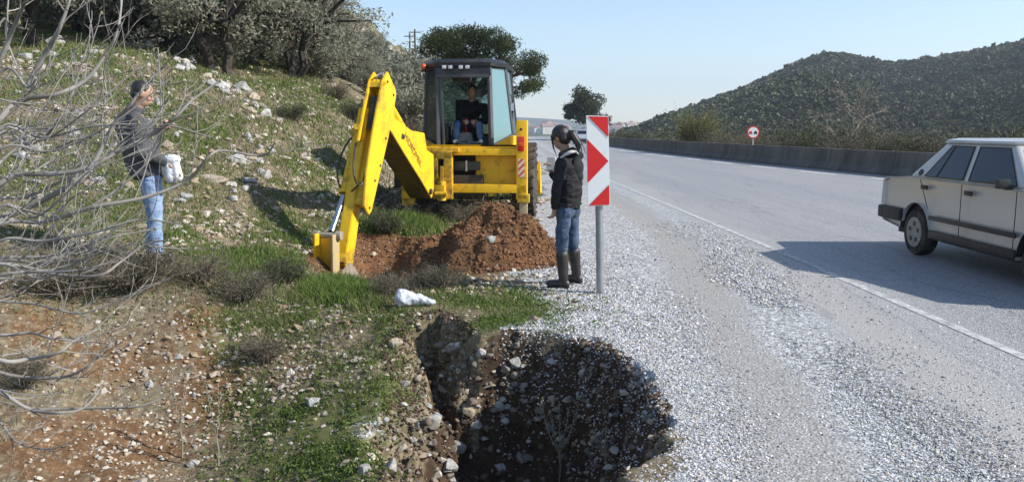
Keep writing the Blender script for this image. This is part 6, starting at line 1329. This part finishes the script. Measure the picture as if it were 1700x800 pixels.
# ------------------------------------------------------------------ cars
def car_paint(name, a):
    t = NT(name); co = t.coord(True); n = t.noise(2.5, 6, .65, co); c = t.mix(n, a, tuple(x * .9 for x in a))
    z = t.n("SeparateXYZ", i_0=co).outputs[2]; dirt = t.math('MULTIPLY', t.ramp(z, [(.28, (1, 1, 1)), (.62, (0, 0, 0))]), t.ramp(t.noise(5, 8, .7, co), [(.35, (0, 0, 0)), (.7, (.55, .55, .55))]))
    c = t.mix(dirt, c, (.22, .19, .15)); t.b.inputs["Coat Weight"].default_value = .5; t.b.inputs["Coat Roughness"].default_value = .12; return t.fin(c, .38, .5, Metallic=.25)
M_GLC = NT("car_glass"); M_GLC.fin((.006, .010, .018), .05, .45); M_GLC = M_GLC.m
def make_car(paint):
    """local x across (car's right side at -x), y from the rear bumper forward, z up"""
    root = empty("sedan_car"); P_ = lambda m, n, mt, par=root, s=True: m.build(n, mt, par, s)
    HW = .815; WR, WF, R_ = .98, 3.47, .29
    def arch(y, r, n=12): return [(y - r * math.cos(math.pi * k / n), .30 + r * 1.0 * math.sin(math.pi * k / n) - (.0)) for k in range(n + 1)]
    low = [(.10, .36), (WR - .37, .30)] + arch(WR, .365) + [(WR + .37, .26), (WF - .37, .26)] + arch(WF, .365) + [(WF + .37, .30), (4.16, .34), (4.20, .62), (4.16, .80), (3.3, .955), (3.12, .985), (2.0, .985), (.85, .985), (.72, .985), (.16, .945), (.06, .90), (.03, .60)]
    m = MB(); secs = [(-HW + .03, 0), (-HW, .02), (HW, .02), (HW - .03, 0)]
    # body with slightly bulging flanks: three slices each side
    xs = [-HW + .045, -HW + .008, -HW, HW, HW - .008, HW - .045]
    prev = None; n = len(low); rings = []
    cy, cz = 2.1, .62
    for i, x in enumerate(xs):
        sh_ = [.022, .006, 0, 0, .006, .022][i]; rings.append([m.bm.verts.new((x, y + (cy - y) * sh_ * .5, z - (sh_ * .9 if z > .8 else 0))) for y, z in low])
    for a, b in zip(rings[:-1], rings[1:]):
        for k in range(n): m.bm.faces.new([a[k], a[(k + 1) % n], b[(k + 1) % n], b[k]])
    m.bm.faces.new(rings[0][::-1]); m.bm.faces.new(rings[-1])
    body = P_(m, "body", [paint, M_BLK])
    for p in body.data.polygons:
        cc = p.center
        if p.normal.z < .35 and cc.z < .69 and min(abs(cc.y - WR), abs(cc.y - WF)) < .36 and abs(p.normal.x) < .5: p.material_index = 1
    bv = body.modifiers.new("soft edges", 'BEVEL'); bv.width = .035; bv.segments = 3; bv.limit_method = 'ANGLE'; bv.angle_limit = R(32)
    # greenhouse
    base = [(.74, .975), (3.16, .975)]; RX, RT = .735, .60
    lower = [Vector((s * (HW - .025), y, .972)) for s, y in ((-1, .70), (-1, 3.18), (1, 3.18), (1, .70))]; upper = [Vector((s * .62, y, 1.43)) for s, y in ((-1, 1.28), (-1, 2.62), (1, 2.62), (1, 1.28))]
    m = MB(); m.hull8(lower, upper); gh = P_(m, "greenhouse", paint); bv = gh.modifiers.new("soft edges", 'BEVEL'); bv.width = .045; bv.segments = 3
    m = MB(); a = [u_ + Vector((0, 0, .0)) for u_ in upper]; c0 = sum(a, Vector()) / 4
    m.hull8([c0 + (p - c0) * 1.035 + Vector((0, 0, -.012)) for p in a], [c0 + (p - c0) * 1.03 + Vector((0, 0, .022)) for p in a]); m.hull8([c0 + (p - c0) * 1.028 + Vector((0, 0, .0222)) for p in a], [c0 + (p - c0) * .86 + Vector((0, 0, .052)) for p in a]); P_(m, "roof", simple("pale_roof_paint", tuple(min(.8, x * 1.25) for x in PA), tuple(x * 1.1 for x in PA), 3, .3, .5) if False else paint).modifiers.new('soft edges', 'BEVEL').width = .02
    for s in (-1, 1):
        def S(y, t_): # point on the tapered side; t_ 0..1 up
            return Vector((s * ((HW - .025) * (1 - t_) + .62 * t_), y, .972 + .458 * t_))
        o_ = Vector((s * .006, 0, .002))
        for nm, q in (("rear_window", [(1.12, .08), (1.98, .08), (1.93, .90), (1.46, .90)]), ("front_window", [(2.10, .08), (2.98, .08), (2.60, .90), (2.05, .90)])):
            m = MB(); m.prism([S(*k) + o_ for k in q], (s * .003, 0, 0)); w = P_(m, "window", M_GLC, root, False)
            m = MB(); pts = [S(*k) + o_ * 1.2 for k in q] + [S(*q[0]) + o_ * 1.2]
            for a_, b_ in zip(pts[:-1], pts[1:]): m.bar(a_, b_, .012, .014)
            P_(m, "window_seal", M_BLK, w, False)
        m = MB(); m.bar(S(1.40, .08) + o_ * 1.3, S(1.46 + .08, .90) + o_ * 1.3, .014, .02); P_(m, "window_divider", M_BLK, root)
        X = s * (HW + .002)
        for y0, z0, z1, tl in ((2.03, .30, .965, 0), (1.30, .62, .965, -.22), (3.05, .30, .965, 0)):
            m = MB(); m.bar((X, y0, z0), (X, y0 + tl, z1), .004, .008, up=(1, 0, 0)); P_(m, "door_gap", M_BLK, root)
        for y0 in (1.20, 2.18):
            m = MB(); m.box((s * (HW + .008), y0, .875), (.022, .15, .055), bevel=.009); h = P_(m, "door_handle", M_BLK, root); m = MB(); m.bar((s * (HW + .022), y0 - .055, .885), (s * (HW + .022), y0 + .055, .885), .01, .016); P_(m, "grip", M_BLK, h)
        m = MB(); m.box((s * (HW + .006), 2.225, .515), (.022, 1.73, .055), bevel=.008); P_(m, "rubbing_strip", M_BLK, root)
        m = MB(); m.box((s * (HW - .005), 2.225, .315), (.03, 1.72, .10), bevel=.01); P_(m, "sill", M_BLK, root)
        m = MB(); m.cone(S(.985, .16) - Vector((0, 0, 0)), S(.985, .16) + Vector((s * .012, 0, .004)), .042, seg=16); P_(m, "pillar_vent", M_BLK, root)
        m = MB(); m.box((s * (HW - .18), .045, .76), (.26, .05, .15), bevel=.01); P_(m, "tail_light", M_RED, root)
        m = MB(); m.box((s * (HW - .17), 4.19, .66), (.26, .04, .15), bevel=.01); P_(m, "headlight", M_WHT, root)
        m = MB(); m.box((s * (HW + .08), 2.93, 1.03), (.13, .07, .10), bevel=.02); mi = P_(m, "door_mirror", M_BLK, root); m = MB(); m.box((s * (HW + .02), 2.93, .99), (.08, .04, .04)); P_(m, "mirror_bracket", M_BLK, mi)
        for yw in (WR, WF):
            m = MB(); r = R_; m.lathe([(r * .62, -.085), (r * .78, -.095), (r * .95, -.088), (r, -.06), (r, .06), (r * .95, .088), (r * .78, .095), (r * .62, .085)], (s * (HW - .105), yw, R_), 'x', 36)
            wh = P_(m, "wheel", M_RUB)
            m = MB(); q = s * .096; m.lathe([(r * .66, q), (r * .62, q * .62), (r * .54, q * .50), (r * .42, q * .62), (r * .22, q * .80), (.02, q * .90)] if s > 0 else [(r * .66, q), (r * .62, q * .62), (r * .54, q * .50), (r * .42, q * .62), (r * .22, q * .80), (.02, q * .90)], (s * (HW - .105), yw, R_), 'x', 30); rm = P_(m, "rim", simple("dull_alloy", (.34, .32, .28), (.25, .23, .20), 8, .5, .5), wh)
            for k in range(5):
                a_ = k * 2 * math.pi / 5 + .3; c_ = Vector((s * (HW - .105) + q * .78, yw + math.cos(a_) * r * .37, R_ + math.sin(a_) * r * .37)); m = MB(); m.cone(c_ - Vector((s * .02, 0, 0)), c_ + Vector((s * .026, 0, 0)), .030, seg=10); P_(m, "rim_hole", M_BLK, rm)
            m = MB(); m.box((s * (HW - .20), yw, .45), (.20, .66, .42)); P_(m, "wheel_well", M_BLK, root)
    m = MB(); m.box((0, .05, .47), (1.66, .16, .17), bevel=.03); 
    for s in (-1, 1): m.box((s * .80, .32, .47), (.05, .55, .17), bevel=.015)
    P_(m, "rear_bumper", simple("black_bumper_plastic", (.035, .035, .037), (.055, .052, .05), 6, .6, .35))
    m = MB(); m.box((0, 4.24, .44), (1.66, .14, .17), bevel=.03); P_(m, "front_bumper", M_BLK)
    m = MB(); m.prism([(-.60, .80, 1.01), (.60, .80, 1.01), (.52, 1.22, 1.38), (-.52, 1.22, 1.38)], (0, -.008, .008)); P_(m, "rear_screen", M_GLC, root, False)
    m = MB(); m.prism([(-.66, 3.12, 1.01), (.66, 3.12, 1.01), (.54, 2.70, 1.38), (-.54, 2.70, 1.38)], (0, .008, .008)); P_(m, "windscreen", M_GLC, root, False)
    m = MB(); m.box((0, 2.2, .28), (1.45, 3.6, .1)); m.cone((.3, -.02, .27), (.3, 1.2, .27), .025); P_(m, "underbody", M_DIRTY)
    m = MB(); m.cone((-.35, 2.3, 1.47), (-.35, 2.12, 1.75), .004, seg=6); P_(m, "aerial", M_BLK); return root
PA = (.57, .555, .51)
car = make_car(car_paint("beige_car_paint", PA)); car.location = (5.12 + .815, 11.28, .008); car.rotation_euler = (0, 0, R(180))
tag(car, "beige four-door sedan with black bumper driving off the right edge of the photo", "car")
c2 = copy_tree(car); cy = 92; c2.location = (7.5, cy, .008); c2.rotation_euler = (0, 0, R(184)); tag(c2, "tiny distant silver car far up the road between the woman's head and the sign", "car")
sil = simple("silver_paint", (.55, .57, .60), (.5, .52, .55), 4, .3, .5, Metallic=.4)
for ch in c2.children:
    if ch.name.split('.')[0] in ("body", "roof", "greenhouse"): ch.data = ch.data.copy(); ch.data.materials.clear(); ch.data.materials.append(sil)

# ------------------------------------------------------------------ signs
M_GALV = simple("galvanised_steel", (.36, .37, .38), (.27, .28, .29), 7, .42, .5, Metallic=.5, dirt=(.2, .17, .13), dirt_amt=.2)
M_SRED = simple("red_reflective_sheet", (.72, .025, .022), (.64, .02, .02), 2, .4, .4)
t = NT("white_reflective_sheet"); co = t.coord(True); c = t.mix(t.ramp(t.noise(9, 6, .8, co), [(.55, (0, 0, 0)), (.75, (1, 1, 1))]), (.80, .82, .80), (.62, .66, .62)); M_SWHT = t.fin(c, .4, .4)
b0 = gp(997, 487); sg = empty("striped_marker_sign", (b0[0], b0[1], gz(b0[0], b0[1]))); tag(sg, "tall narrow red and white chevron marker sign on a grey steel post beside the woman", "sign")
SO = np.array(sg.location); Sg = lambda px, py, dy=0.0: at(px, py, b0[1] + dy) - SO
m = MB(); m.cone(Sg(997, 489) - A3(0, 0, .1), Sg(993, 200), .037, .037, seg=20); m.build("post", M_GALV, sg, True)
TLs, TRs, BRs, BLs = Sg(973, 192, -.05), Sg(1010, 193, -.05), Sg(1012.5, 341, -.05), Sg(975.5, 342.5, -.05)
m = MB(); m.prism([TLs, TRs, BRs, BLs], (0, .012, 0), .003); m.prism([TLs + A3(.03, .013, -.1), TRs + A3(-.03, .013, -.1), TRs + A3(-.03, .013, -.14), TLs + A3(.03, .013, -.14)], (0, .03, 0)); m.prism([BLs + A3(.03, .013, .14), BRs + A3(-.03, .013, .14), BRs + A3(-.03, .013, .1), BLs + A3(.03, .013, .1)], (0, .03, 0)); bd = m.build("board", M_SWHT, sg)
def bl(u_, v_): return TLs * (1 - u_) * (1 - v_) + TRs * u_ * (1 - v_) + BRs * u_ * v_ + BLs * (1 - u_) * v_ + A3(0, -.003, 0)
for poly in ([(.08, .008), (.985, .008), (.985, .235)], [(.02, .255), (.97, .50), (.03, .74)], [(.985, .765), (.985, .992), (.06, .992)]):
    m = MB(); m.prism([bl(*p) for p in poly], (0, -.0015, 0)); m.build("red_stripe", M_SRED, bd)
# round no-overtaking sign behind the barrier
xs_ = at(1250.5, 220, 41.0); zb = gz(xs_[0], 41.0); rs_ = empty("round_road_sign", (xs_[0], 41.0, zb)); tag(rs_, "small round white road sign with red rim and two car shapes behind the barrier", "sign")
hc = xs_[2] - zb; Rr = 10.5 / F_PX * 41
m = MB(); m.cone((0, .04, -.2), (0, .04, hc), .035, seg=10); m.build("post", simple("pale_post_paint", (.5, .48, .44), (.4, .38, .35), 4, .6, .3), rs_)
m = MB(); m.cone((0, 0, hc), (0, .02, hc), Rr, seg=36); dk_ = m.build("sign_disc", M_SRED, rs_)
m = MB(); m.cone((0, -.006, hc), (0, 0, hc), Rr * .80, seg=36); m.build("sign_face", M_SWHT, dk_)
for dx, mt in ((-.42, M_SRED), (.38, M_BLK)):
    m = MB(); x = dx * Rr; w = Rr * .27; z = hc - .02
    m.prism([(x - w, -.008, z - .05), (x + w, -.008, z - .05), (x + w, -.008, z + .02), (x + w * .65, -.008, z + .03), (x + w * .5, -.008, z + .09), (x - w * .5, -.008, z + .09), (x - w * .65, -.008, z + .03), (x - w, -.008, z + .02)], (0, -.004, 0))
    m.box((x - w * .7, -.010, z - .065), (w * .4, .004, .04)); m.box((x + w * .7, -.010, z - .065), (w * .4, .004, .04)); m.build("car_symbol", mt, dk_)
# white plastic bag in the grass
q = hit(687, 508)[0]
t = NT("thin_white_plastic"); co = t.coord(True); c = t.mix(t.noise(6, 6, .7, co), (.78, .80, .84), (.48, .52, .60)); t.bump(t.noise(9, 6, .7, co), 1.0, .03); MP = t.fin(c, .22, .6); MP.node_tree.nodes["Principled BSDF"].inputs["Transmission Weight"].default_value = .15
bag = blob("plastic_bag", [((-.10, 0, .075), (.10, .02, .045), .078, .045), ((.08, 0, .05), (.17, .0, .04), .045, .028)], [((-.12, -.01, .07), (.05, .06, .085), Matrix())], MP, None, .008, 2)
for v in bag.data.vertices:
    n_ = mnoise.noise(v.co * 16) * .014 + mnoise.noise(v.co * 38) * .005; v.co += v.normal * n_
bag.location = q.tolist(); tag(bag, "crumpled translucent white plastic bag lying in front of the trench", "plastic bag")
